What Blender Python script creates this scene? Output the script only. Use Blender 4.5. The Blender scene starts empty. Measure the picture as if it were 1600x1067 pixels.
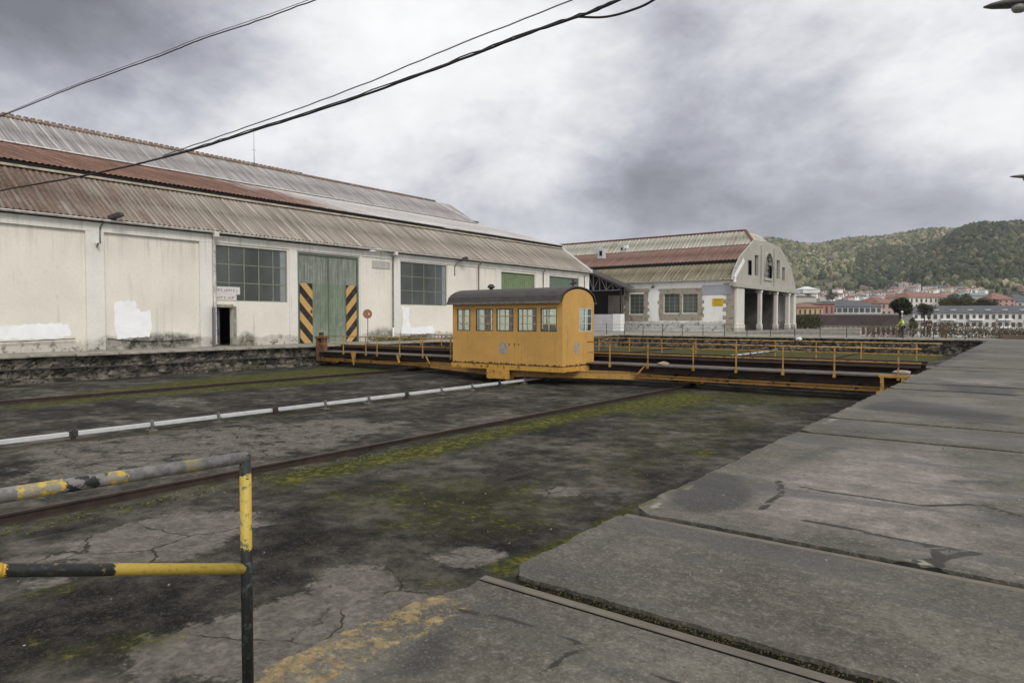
import bpy, bmesh, math, random
import numpy as np
from mathutils import Vector, Matrix
random.seed(7); rng = np.random.default_rng(7)
R_ = math.radians
sc = bpy.context.scene
col = sc.collection

# ------------------------------------------------------------------ camera
FOC = 1070.0; YAW = R_(37.2); PIT = math.atan(33.5/FOC)
cam = bpy.data.cameras.new('camera'); camo = bpy.data.objects.new('camera', cam); col.objects.link(camo)
cam.sensor_width = 36; cam.lens = FOC/1600*36; cam.clip_end = 20000; cam.clip_start = .05
camo.location = (0, 0, 1.5); camo.rotation_euler = (R_(90)-PIT, 0, YAW)
sc.camera = camo
FH = Vector((-math.sin(YAW), math.cos(YAW), 0)); RH = Vector((math.cos(YAW), math.sin(YAW), 0)); UH = Vector((0, 0, 1))
FW = FH*math.cos(PIT)-UH*math.sin(PIT); UP = FH*math.sin(PIT)+UH*math.cos(PIT); CC = Vector((0, 0, 1.5))
def ray(x, y): return FW+RH*((x-800)/FOC)-UP*((y-533.5)/FOC)
def atz(x, y, z):
    d = ray(x, y); return CC+d*((z-1.5)/d.z)
def atd(x, y, dist):
    d = ray(x, y); return CC+d*(dist/d.dot(FH))
def aty(x, y, Y):
    d = ray(x, y); return CC+d*(Y/d.y)

# ------------------------------------------------------------------ mesh collector
ORG = {}
class MB:
    def __init__(s): s.v = []; s.f = []; s.sm = []
    def add(s, vs, fs, smooth=False):
        n = len(s.v); s.v += [tuple(v) for v in vs]; s.f += [tuple(i+n for i in f) for f in fs]; s.sm += [smooth]*len(fs); return s
    def box(s, x0, x1, y0, y1, z0, z1):
        v = [(x, y, z) for z in (z0, z1) for y in (y0, y1) for x in (x0, x1)]
        return s.add(v, [(0, 2, 3, 1), (4, 5, 7, 6), (0, 1, 5, 4), (2, 6, 7, 3), (0, 4, 6, 2), (1, 3, 7, 5)])
    def obox(s, c, ax, ay, az):
        c, ax, ay, az = map(Vector, (c, ax, ay, az))
        v = [c+ax*i+ay*j+az*k for k in (-1, 1) for j in (-1, 1) for i in (-1, 1)]
        return s.add(v, [(0, 2, 3, 1), (4, 5, 7, 6), (0, 1, 5, 4), (2, 6, 7, 3), (0, 4, 6, 2), (1, 3, 7, 5)])
    def beam(s, p, q, w, h, up=(0, 0, 1)):
        p, q = Vector(p), Vector(q); d = q-p; t = d.normalized(); u = Vector(up)
        if abs(t.dot(u)) > .98: u = Vector((1, 0, 0))
        a = t.cross(u).normalized(); b = a.cross(t)
        return s.obox((p+q)/2, d/2, a*w/2, b*h/2)
    def tube(s, pts, r, n=10, smooth=True, cap=True):
        pts = [Vector(p) for p in pts]; rs = r if isinstance(r, (list, tuple)) else [r]*len(pts)
        vs = []; fs = []; ref = None
        for i, p in enumerate(pts):
            t = (pts[min(i+1, len(pts)-1)]-pts[max(i-1, 0)]).normalized()
            if ref is None:
                ref = Vector((0, 0, 1)) if abs(t.z) < .9 else Vector((1, 0, 0))
            a = t.cross(ref).normalized(); b = a.cross(t).normalized(); ref = b
            for k in range(n):
                g = 2*math.pi*k/n; vs.append(p+(a*math.cos(g)+b*math.sin(g))*rs[i])
        for i in range(len(pts)-1):
            for k in range(n):
                fs.append((i*n+k, i*n+(k+1) % n, (i+1)*n+(k+1) % n, (i+1)*n+k))
        if cap: fs += [tuple(range(n-1, -1, -1)), tuple((len(pts)-1)*n+k for k in range(n))]
        return s.add(vs, fs, smooth)
    def prism(s, poly, d):
        d = Vector(d); n = len(poly); a = [Vector(p) for p in poly]
        vs = a+[p+d for p in a]
        fs = [tuple(range(n-1, -1, -1)), tuple(range(n, 2*n))]+[(i, (i+1) % n, (i+1) % n+n, i+n) for i in range(n)]
        return s.add(vs, fs)
    def corr(s, A, B, D, pitch=.25, amp=.03, rows=1, lap=0, seg=6):
        A, B, D = Vector(A), Vector(B), Vector(D); L = (B-A).length; n = max(2, int(L/pitch*seg))
        nor = (B-A).cross(D-A).normalized()
        if nor.z < 0: nor = -nor
        m = rows*2 if lap else rows
        vs = []; fs = []
        ts = []
        for r in range(rows):
            ts += [(r/rows, lap), ((r+1)/rows, 0)] if lap else ([(r/rows, 0)] if r else [(0, 0), ])
        if not lap: ts = [(r/rows, 0) for r in range(rows+1)]
        for (t, o) in ts:
            for i in range(n+1):
                w = math.sin(2*math.pi*i/seg)*amp
                vs.append(A+(B-A)*(i/n)+(D-A)*t+nor*(w+o))
        for j in range(len(ts)-1):
            for i in range(n): a = j*(n+1)+i; fs.append((a, a+1, a+n+2, a+n+1))
        return s.add(vs, fs, True)
    def lathe(s, c, prof, n=16, axis=(0, 0, 1)):
        c = Vector(c); ax = Vector(axis).normalized(); a = ax.orthogonal().normalized(); b = ax.cross(a)
        vs = []; fs = []
        for (r, z) in prof:
            for k in range(n):
                g = 2*math.pi*k/n; vs.append(c+ax*z+(a*math.cos(g)+b*math.sin(g))*r)
        for i in range(len(prof)-1):
            for k in range(n): fs.append((i*n+k, i*n+(k+1) % n, (i+1)*n+(k+1) % n, (i+1)*n+k))
        fs += [tuple(range(n-1, -1, -1)), tuple((len(prof)-1)*n+k for k in range(n))]
        return s.add(vs, fs, True)
    def build(s, name, m, parent=None, bevel=0):
        o3 = Vector((0, 0, 0))
        if parent is not None: o3 = ORG.get(parent.name, Vector((0, 0, 0)))
        me = bpy.data.meshes.new(name)
        me.from_pydata([(x-o3.x, y-o3.y, z-o3.z) for x, y, z in s.v], [], s.f)
        me.polygons.foreach_set('use_smooth', s.sm); me.update()
        me.materials.append(m)
        o = bpy.data.objects.new(name, me); col.objects.link(o)
        if parent is not None: o.parent = parent; ORG[o.name] = o3
        else: ORG[o.name] = o3
        if bevel:
            b = o.modifiers.new('bevel', 'BEVEL'); b.width = bevel; b.segments = 2; b.limit_method = 'ANGLE'
        return o
def tag(o, label=None, cat=None, group=None, kind=None):
    if label: o['label'] = label
    if cat: o['category'] = cat
    if group: o['group'] = group
    if kind: o['kind'] = kind
    return o
def thing(name, loc, label, cat, group=None):
    o = bpy.data.objects.new(name, None); col.objects.link(o); o.location = loc; o.empty_display_size = .2
    ORG[o.name] = Vector(loc); return tag(o, label, cat, group)
def copy_tree(src, loc, label=None, rotz=None):
    r = src.copy(); col.objects.link(r); r.location = loc
    if rotz is not None: r.rotation_euler.z = rotz
    if label: r['label'] = label
    for ch in src.children:
        c = ch.copy(); col.objects.link(c); c.parent = r
        for g in ch.children:
            d = g.copy(); col.objects.link(d); d.parent = c
    return r

# ------------------------------------------------------------------ node helper
class NT:
    def __init__(s, name, rough=.85, spec=.3):
        s.m = bpy.data.materials.new(name); s.m.use_nodes = True; s.t = s.m.node_tree
        s.b = s.t.nodes['Principled BSDF']; s.out = s.t.nodes['Material Output']
        s.b.inputs['Roughness'].default_value = rough; s.b.inputs['Specular IOR Level'].default_value = spec
        s._p = None
    def put(s, sock, v):
        if isinstance(v, bpy.types.NodeSocket): s.t.links.new(v, sock)
        elif isinstance(v, (tuple, list)) and len(v) == 3 and sock.type == 'RGBA': sock.default_value = (*v, 1)
        else: sock.default_value = v
    def node(s, typ, ins=None, **kw):
        n = s.t.nodes.new(typ)
        for k, v in kw.items(): setattr(n, k, v)
        for k, v in (ins or {}).items(): s.put(n.inputs[k], v)
        return n
    @property
    def pos(s):
        if s._p is None: s._p = s.node('ShaderNodeNewGeometry').outputs['Position']
        return s._p
    def sc(s, v, xyz): return s.node('ShaderNodeVectorMath', {0: v, 1: xyz}, operation='MULTIPLY').outputs[0]
    def addv(s, v, xyz): return s.node('ShaderNodeVectorMath', {0: v, 1: xyz}, operation='ADD').outputs[0]
    def noise(s, scale=1, detail=5, v=None, rough=.6, dist=0, color=False):
        n = s.node('ShaderNodeTexNoise', {'Vector': v if v is not None else s.pos, 'Scale': scale, 'Detail': detail, 'Roughness': rough, 'Distortion': dist})
        return n.outputs['Color' if color else 'Fac']
    def voro(s, scale, v=None, feature='F1', rand=1.0):
        n = s.node('ShaderNodeTexVoronoi', {'Vector': v if v is not None else s.pos, 'Scale': scale, 'Randomness': rand}, feature=feature)
        return n.outputs['Distance']
    def math(s, op, a, b=0.0, c=0.0, clamp=False):  # right hill trees darkened, cloud shadow put into their colour
        n = s.node('ShaderNodeMath', {0: a, 1: b, 2: c}, operation=op); n.use_clamp = clamp; return n.outputs[0]
    def ss(s, x, lo, hi):   # smooth step
        n = s.node('ShaderNodeMapRange', {0: x, 1: lo, 2: hi}, interpolation_type='SMOOTHSTEP'); return n.outputs[0]
    def lin(s, x, lo, hi, a, b):
        return s.node('ShaderNodeMapRange', {0: x, 1: lo, 2: hi, 3: a, 4: b}).outputs[0]
    def mix(s, f, a, b, mode='MIX'):
        n = s.node('ShaderNodeMix', data_type='RGBA', blend_type=mode)
        s.put(n.inputs[0], f); s.put(n.inputs[6], a); s.put(n.inputs[7], b); return n.outputs[2]
    def ramp(s, f, stops):
        n = s.node('ShaderNodeValToRGB', {0: f}); r = n.color_ramp
        while len(r.elements) > 1: r.elements.remove(r.elements[-1])
        r.elements[0].position = stops[0][0]; r.elements[0].color = (*stops[0][1], 1)
        for p, c in stops[1:]:
            e = r.elements.new(p); e.color = (*c, 1)
        return n.outputs[0]
    def xyz(s, v=None):
        n = s.node('ShaderNodeSeparateXYZ', {0: v if v is not None else s.pos}); return n.outputs
    def attr(s, name):
        n = s.node('ShaderNodeAttribute'); n.attribute_name = name; return n
    def bump(s, h, strength=.3, dist=.02):
        n = s.node('ShaderNodeBump', {'Height': h, 'Strength': strength, 'Distance': dist}); s.t.links.new(n.outputs[0], s.b.inputs['Normal']); return s
    def base(s, c): s.put(s.b.inputs['Base Color'], c); return s
    def rough(s, c): s.put(s.b.inputs['Roughness'], c); return s
    def blob(s, cx, cy, rx, ry, which='xy', soft=.5):
        x, y, z = s.xyz(s._wp); d = {'x': x, 'y': y, 'z': z}
        a = s.math('DIVIDE', s.math('SUBTRACT', d[which[0]], cx), rx); b = s.math('DIVIDE', s.math('SUBTRACT', d[which[1]], cy), ry)
        r = s.math('SQRT', s.math('ADD', s.math('MULTIPLY', a, a), s.math('MULTIPLY', b, b)))
        return s.ss(r, 1+soft*.5, 1-soft*.5)
    def warp(s, scale, amt, detail=4):
        c = s.noise(scale, detail, color=True); o = s.addv(c, (-.5, -.5, -.5)); s._wp = s.addv(s.pos, s.sc(o, (amt, amt, amt))); return s._wp
def simple(name, c, rough=.8, var=.25, scale=3, dirt=None, dirtamt=.4, bump=0, metal=0, spec=.3):
    g = NT(name, rough, spec); n = g.noise(scale, 6)
    k = [max(0, x*(1-var)) for x in c]; h = [min(1, x*(1+var)) for x in c]
    cc = g.ramp(n, [(.3, k), (.7, h)])
    if dirt: cc = g.mix(g.math('MULTIPLY', g.ss(g.noise(scale*.6+1.7, 8, rough=.7), .45, .68), dirtamt), cc, dirt)
    g.base(cc)
    if metal: g.b.inputs['Metallic'].default_value = metal
    if bump: g.bump(g.noise(scale*8, 5), bump, .01)
    return g.m
M = {}
# ---- plaster of the long shed
def plaster(name, base, streak=.25, bottom=True, extra=None, up=0.0):
    g = NT(name, .92, .2); g.warp(1.3, .5)
    n1 = g.noise(.35, 6); n2 = g.noise(7, 6)
    c = g.ramp(n1, [(.3, [x*.88 for x in base]), (.7, [min(1, x*1.06) for x in base])])
    c = g.mix(g.lin(n2, .35, .75, 0, .16), c, (.35, .32, .26))
    sv = g.sc(g.pos, (3.2, 3.2, .22))
    st = g.ss(g.noise(1.0, 5, v=sv), .56, .75)
    c = g.mix(g.math('MULTIPLY', st, streak), c, (.33, .31, .25))
    dz = g.math('MULTIPLY', g.ss(g.xyz()[2], 3.4, 5.9), g.ss(g.noise(2.4, 6, v=g.sc(g.pos, (2, 2, .1)), rough=.7), .5, .62)); c = g.mix(g.math('MULTIPLY', dz, .22), c, (.3, .28, .22))
    pe = g.ss(g.noise(1.9, 9, rough=.8, v=g.addv(g.pos, (4, 2, 9))), .60, .64); c = g.mix(g.math('MULTIPLY', pe, .22), c, (.38, .35, .29))
    ck = g.math('MULTIPLY', g.ss(g.voro(.55, g._wp, 'DISTANCE_TO_EDGE'), .008, .001), g.ss(g.noise(.5, 3, v=g.addv(g.pos, (1, 6, 3))), .5, .6)); c = g.mix(g.math('MULTIPLY', ck, .12), c, (.2, .18, .14))
    x, y, z = g.xyz()
    if bottom:
        zz = g.math('ADD', g.math('SUBTRACT', z, up), g.math('MULTIPLY', g.math('SUBTRACT', g.noise(1.1, 6), .5), 1.1))
        c = g.mix(g.math('MULTIPLY', g.ss(zz, .62, .42), .42), c, (.22, .205, .165))
        c = g.mix(g.math('MULTIPLY', g.ss(g.noise(2.3, 8, rough=.75), .5, .64), g.ss(zz, .75, .1)), c, (.07, .065, .04))
    for (cy, cz, ry, rz, cc, a) in (extra or []):
        b = g.blob(cy, cz, ry, rz, 'yz', .9); c = g.mix(g.math('MULTIPLY', b, g.math('MULTIPLY', g.lin(g.noise(3.5, 7), .3, .6, .4, 1), a)), c, cc)
    g.base(c).bump(g.math('ADD', g.noise(14, 6), g.math('MULTIPLY', g.noise(2, 4), .6)), .35, .02)
    return g.m
M['plaster'] = plaster('cream_plaster', (.765, .725, .635), .3, True,
    [(17.7, .35, 2.3, .42, (.03, .028, .022), .95), (15, .1, .5, .5, (.1, .1, .07), .6), (22.8, .25, .55, .45, (.05, .05, .025), .9),
     (33.7, .35, 1.5, .55, (.06, .06, .03), .8), (36.8, .3, 1.5, .5, (.05, .055, .03), .9)])
M['pilaster'] = plaster('pilaster_plaster', (.75, .73, .67), .35, True)
M['whitewall'] = plaster('whitewashed_wall', (.80, .795, .76), .35, True, up=.75)
M['gable'] = plaster('weathered_render', (.39, .37, .325), .95, True)
M['column'] = plaster('column_render', (.62, .60, .54), .5, True)
M['repaint'] = simple('white_repaint', (.83, .84, .84), .8, .06, 2)
def stone(name):
    g = NT(name, .95); g.warp(3, .25)
    c = g.ramp(g.voro(2.2, g._wp), [(0, (.29, .255, .205)), (.5, (.36, .32, .255)), (.9, (.2, .18, .145))])
    c = g.mix(g.math('MULTIPLY', g.ss(g.noise(9, 6), .5, .7), .6), c, (.16, .145, .11)); g.base(c).bump(g.noise(10, 6), .6, .03); return g.m
M['granite'] = stone('granite_surround')
# ---- corrugated roofs
def roofmat(name, stops, rust, ylo=None, yhi=None, inv=False, axis='y', rustall=0.0, streak=.5, lap=None):
    g = NT(name, .7, .3); x, y, z = g.xyz()
    sv = g.sc(g.pos, (.22, 6.0, .22) if axis == 'y' else (5.0, .22, .22))
    s1 = g.noise(1.0, 5, v=sv, rough=.65); s2 = g.noise(.35, 6); s3 = g.noise(2.2, 3, v=g.sc(g.pos, (.12, 1.2, .12) if axis == 'y' else (1.2, .12, .12)))
    c = g.ramp(g.math('ADD', g.math('MULTIPLY', s1, .6), g.math('MULTIPLY', s3, .4)), stops)
    lo = g.math('ADD', g.math('MULTIPLY', s1, streak), g.math('MULTIPLY', s2, 1-streak))
    if ylo is not None:
        t = g.lin(y if axis == 'y' else x, ylo, yhi, .30, -.25); f = g.ss(g.math('ADD', lo, t), .5, .66)
    else: f = g.ss(g.math('ADD', lo, rustall), .52, .68)
    rc = g.ramp(g.math('ADD', g.math('MULTIPLY', s1, .6), g.math('MULTIPLY', g.noise(5, 8, rough=.7), .4)), [(.34, [k*.45 for k in rust]), (.5, list(rust)), (.62, [min(1, k*1.5+.03) for k in rust])])
    c = g.mix(f, c, rc)
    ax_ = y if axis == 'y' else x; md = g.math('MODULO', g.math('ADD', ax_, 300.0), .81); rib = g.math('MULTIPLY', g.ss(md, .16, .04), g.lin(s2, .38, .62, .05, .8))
    c = g.mix(rib, c, g.mix(1.0, c, (1.7, 1.7, 1.7), 'MULTIPLY'))  # brighter rib lines, a highlight put into the sheet colour
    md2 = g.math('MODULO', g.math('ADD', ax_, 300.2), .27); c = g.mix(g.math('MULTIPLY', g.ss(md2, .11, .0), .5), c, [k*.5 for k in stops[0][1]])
    c = g.mix(g.math('MULTIPLY', g.ss(g.noise(11, 6, rough=.7), .55, .75), .4), c, (.05, .045, .035))
    g.base(c); return g.m
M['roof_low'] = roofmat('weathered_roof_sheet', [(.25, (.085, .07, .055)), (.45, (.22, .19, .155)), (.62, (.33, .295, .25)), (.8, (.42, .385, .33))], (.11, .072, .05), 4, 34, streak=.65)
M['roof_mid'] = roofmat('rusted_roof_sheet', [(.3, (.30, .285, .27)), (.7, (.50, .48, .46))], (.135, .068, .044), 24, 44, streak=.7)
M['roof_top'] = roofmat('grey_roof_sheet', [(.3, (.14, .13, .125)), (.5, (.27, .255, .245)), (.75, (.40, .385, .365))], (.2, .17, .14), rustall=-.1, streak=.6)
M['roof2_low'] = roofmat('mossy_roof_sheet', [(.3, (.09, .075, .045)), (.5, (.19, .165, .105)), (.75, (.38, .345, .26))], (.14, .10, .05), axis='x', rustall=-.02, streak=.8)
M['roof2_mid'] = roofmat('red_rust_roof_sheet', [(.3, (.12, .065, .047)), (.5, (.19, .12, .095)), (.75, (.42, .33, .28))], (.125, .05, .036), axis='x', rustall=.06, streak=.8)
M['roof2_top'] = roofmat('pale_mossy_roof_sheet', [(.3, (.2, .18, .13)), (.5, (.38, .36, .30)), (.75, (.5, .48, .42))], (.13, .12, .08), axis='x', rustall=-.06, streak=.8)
M['black'] = simple('dark_void', (.012, .011, .010), .9, .2)
M['gutter'] = simple('pale_gutter_paint', (.62, .59, .55), .6, .18, 4, (.12, .08, .05), .5)
M['gutter_rust'] = simple('worn_grey_pipe', (.2, .185, .16), .7, .25, 4, (.1, .06, .04), .6)
M['steel_dark'] = simple('dark_steel', (.045, .042, .04), .6, .25, 6, (.1, .05, .03), .4)
M['green_frame'] = simple('green_window_frame', (.2, .235, .16), .7, .2, 5)
def glass_dark(name, a, b, rough=.12):
    g = NT(name, rough, .5); v = g.sc(g.pos, (.4, .4, .25)); n = g.noise(.9, 4, v=v)
    g.base(g.ramp(n, [(.35, a), (.65, b)])); return g.m
M['pane_dark'] = glass_dark('dirty_window_glass', (.045, .05, .045), (.10, .11, .105), .3)
M['pane_grey'] = simple('translucent_side_pane', (.24, .26, .265), .4, .1)
M['pane_green'] = simple('green_sheet_infill', (.15, .20, .10), .7, .2, 1.5, (.24, .26, .18), .4)
M['pane_teal'] = simple('grey_green_sheet_infill', (.12, .16, .125), .7, .15, 1.2)
def doormat():
    g = NT('green_corrugated_door', .7); x, y, z = g.xyz()
    n = g.noise(1, 6, v=g.sc(g.pos, (1, 3.5, .6)), rough=.7)
    lowc = g.ramp(n, [(.3, (.10, .135, .09)), (.65, (.21, .245, .18))]); top = g.ramp(n, [(.3, (.10, .13, .10)), (.5, (.19, .215, .18)), (.7, (.3, .31, .28))])
    zz = g.math('ADD', z, g.math('MULTIPLY', n, .2)); c = g.mix(g.ss(zz, 3.95, 4.0), lowc, top)
    c = g.mix(g.math('MULTIPLY', g.ss(g.noise(1.6, 7, rough=.7), .52, .66), .55), c, (.28, .30, .27)); 
    c = g.mix(g.math('MULTIPLY', g.ss(z, 1.6, .3), .25), c, (.3, .33, .27)); g.base(c); return g.m
M['door'] = doormat()
def hazard(name, sgn, y0):
    g = NT(name, .6); x, y, z = g.xyz()
    v = g.math('ADD', g.math('MULTIPLY', y, sgn*1.05), z); m = g.math('MODULO', g.math('ADD', v, 100), 1.14)
    f = g.ss(m, .55, .575); n = g.noise(5, 7, rough=.7)
    c = g.mix(f, (.02, .019, .016), (.50, .31, .11)); c = g.mix(g.math('MULTIPLY', g.ss(n, .5, .72), .35), c, (.25, .21, .14)); g.base(c); return g.m
M['hazL'] = hazard('hazard_paint_left', 1, 0); M['hazR'] = hazard('hazard_paint_right', -1, 0)
# ---- yellow paint of the transfer table
def yellow(name, base, rustz=None, rust=.35):
    g = NT(name, .55, .4); x, y, z = g.xyz()
    c = g.ramp(g.noise(.8, 6), [(.3, [k*.86 for k in base]), (.7, [min(1, k*1.1) for k in base])])
    c = g.mix(g.math('MULTIPLY', g.ss(g.noise(2.2, 6, v=g.sc(g.pos, (2, 2, .18)), rough=.7), .5, .68), .28), c, [k*.68 for k in base])
    c = g.mix(g.math('MULTIPLY', g.ss(g.noise(3.1, 8, rough=.75, v=g.addv(g.pos, (5, 5, 5))), .5, .7), .3), c, [k*.5+.03 for k in base])
    jx = g.math('MODULO', g.math('ADD', g.math('ADD', x, y), 60.03), 1.18); c = g.mix(g.math('MULTIPLY', g.ss(jx, .014, .006), .12), c, [k*.45 for k in base])
    run = g.math('MULTIPLY', g.ss(g.noise(3.4, 6, v=g.sc(g.pos, (2.2, 2.2, .16)), rough=.7), .56, .66), g.ss(g.noise(1.2, 4, v=g.addv(g.pos, (6, 1, 1))), .42, .6)); c = g.mix(g.math('MULTIPLY', run, .38), c, (.16, .085, .035))
    n = g.noise(6, 8, rough=.75)
    rc = g.ramp(g.noise(14, 6), [(.3, (.04, .018, .01)), (.7, (.16, .06, .025))])
    c = g.mix(g.math('MULTIPLY', g.ss(n, .60-rust*.14, .70-rust*.14), min(1, rust*1.8)), c, rc)
    if rustz is not None:
        zz = g.math('ADD', z, g.math('MULTIPLY', g.math('SUBTRACT', g.noise(4.5, 7, rough=.8), .5), .5))
        c = g.mix(g.ss(zz, rustz+.03, rustz), c, (.055, .026, .014))
    g.base(c); return g.m
M['cab'] = yellow('ochre_cabin_paint', (.52, .30, .078), -.37, .16)
M['cab_foot'] = yellow('rusty_cabin_foot', (.52, .29, .055), None, .55)
M['rust_edge'] = simple('rust_streak', (.06, .03, .018), .9, .4, 6)
M['rail_y'] = yellow('chipped_yellow_rail_paint', (.40, .235, .06), None, .6)
M['chassis'] = yellow('ochre_frame_paint', (.42, .245, .06), None, .5)
M['chassis_thin'] = yellow('rusty_frame_paint', (.37, .205, .055), None, .62)
M['girder'] = simple('rusty_girder', (.028, .02, .016), .85, .4, 3, (.07, .03, .018), .5)
M['deck'] = simple('grimy_walkway_plate', (.115, .10, .085), .75, .35, 1.5, (.05, .035, .025), .7, .3)
M['felt'] = simple('dark_roofing_felt', (.045, .04, .036), .6, .3, 3, (.09, .075, .06), .35)
M['roof_trim'] = simple('grey_roof_trim', (.16, .15, .13), .5, .3, 4, (.04, .03, .02), .6)
M['white_bar'] = simple('white_cover_profile', (.52, .53, .52), .5, .08, 6, (.25, .24, .21), .3)
M['bracket'] = simple('grey_bracket', (.16, .15, .14), .6, .3, 8, (.05, .04, .03), .5)
def railmat(name, a, b):
    g = NT(name, .55, .4); g.base(g.ramp(g.noise(4, 7, rough=.7), [(.3, a), (.7, b)])); g.b.inputs['Metallic'].default_value = .1; g.bump(g.noise(30, 5), .2, .005)
    if name == 'worn_rail_head': g.base(g.mix(g.ss(g.xyz()[2], -.0125, -.02), g.ramp(g.math('ADD', g.math('MULTIPLY', g.noise(1, 6, v=g.sc(g.pos, (.8, 30, 1))), .6), g.math('MULTIPLY', g.noise(9, 7), .4)), [(.35, a), (.65, b)]), (.014, .012, .009)))  # sides below the head darkened to stand for the shaded gap
    return g.m
M['rail'] = railmat('rusty_rail', (.022, .016, .013), (.065, .043, .032))
M['rail_flush'] = railmat('worn_rail_head', (.08, .069, .052), (.165, .142, .108))
# ---- fence paint: flaking yellow/black bands
def fencemat(name, a, b, cc, ax, lo, period, third=None):
    g = NT(name, .5, .4); c3 = g.xyz(); t = c3['xyz'.index(ax)]
    w = g.math('MULTIPLY', g.math('SUBTRACT', g.noise(9, 6), .5), .06)
    m = g.math('MODULO', g.math('ADD', g.math('ADD', t, w), 50-lo), period); f = g.ss(m, period*.49, period*.51)
    return g, f
def band_mat(name, ax, edges, cols, flake=.5, under=(.30, .30, .29)):
    g = NT(name, .5, .4); t = g.xyz()['xyz'.index(ax)]
    t = g.math('ADD', t, g.math('MULTIPLY', g.math('SUBTRACT', g.noise(13, 8, rough=.7), .5), .16))
    c = cols[0]
    for e, k in zip(edges, cols[1:]): c = g.mix(g.ss(t, e-.002, e+.002), c, k)
    fl = g.ss(g.noise(26, 8, rough=.7), .6-flake*.15, .63-flake*.15)
    c = g.mix(g.math('MULTIPLY', fl, .85), c, under)
    ru = g.ss(g.noise(17, 8, rough=.8, v=g.addv(g.pos, (3, 3, 3))), .62, .67); c = g.mix(g.math('MULTIPLY', ru, .8), c, (.14, .055, .02))
    # bare worn top, dark underside paint remains
    c = g.mix(g.math('MULTIPLY', g.ss(g.noise(45, 8, rough=.75), .5, .68), .4), c, (.09, .08, .06))
    g.base(c).bump(g.math('ADD', fl, g.noise(60, 4)), .5, .002); return g.m
YEL = (.46, .33, .055); BLK = (.014, .016, .015); GRY = (.135, .13, .12)
M['f_top'] = band_mat('bare_flaking_pipe_paint', 'y', [.72, .84, .96, 1.02, 1.22, 1.28], [GRY, YEL, BLK, YEL, GRY, (.3, .24, .05), GRY], .75, (.2, .195, .185))
M['f_low'] = band_mat('yellow_black_pipe_paint', 'y', [.685, .98], [(.6, .36, .04), BLK, YEL], .05, (.2, .14, .04))
M['f_post'] = band_mat('post_band_paint', 'z', [.62, .905], [BLK, YEL, BLK], .2, (.06, .085, .08))
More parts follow.
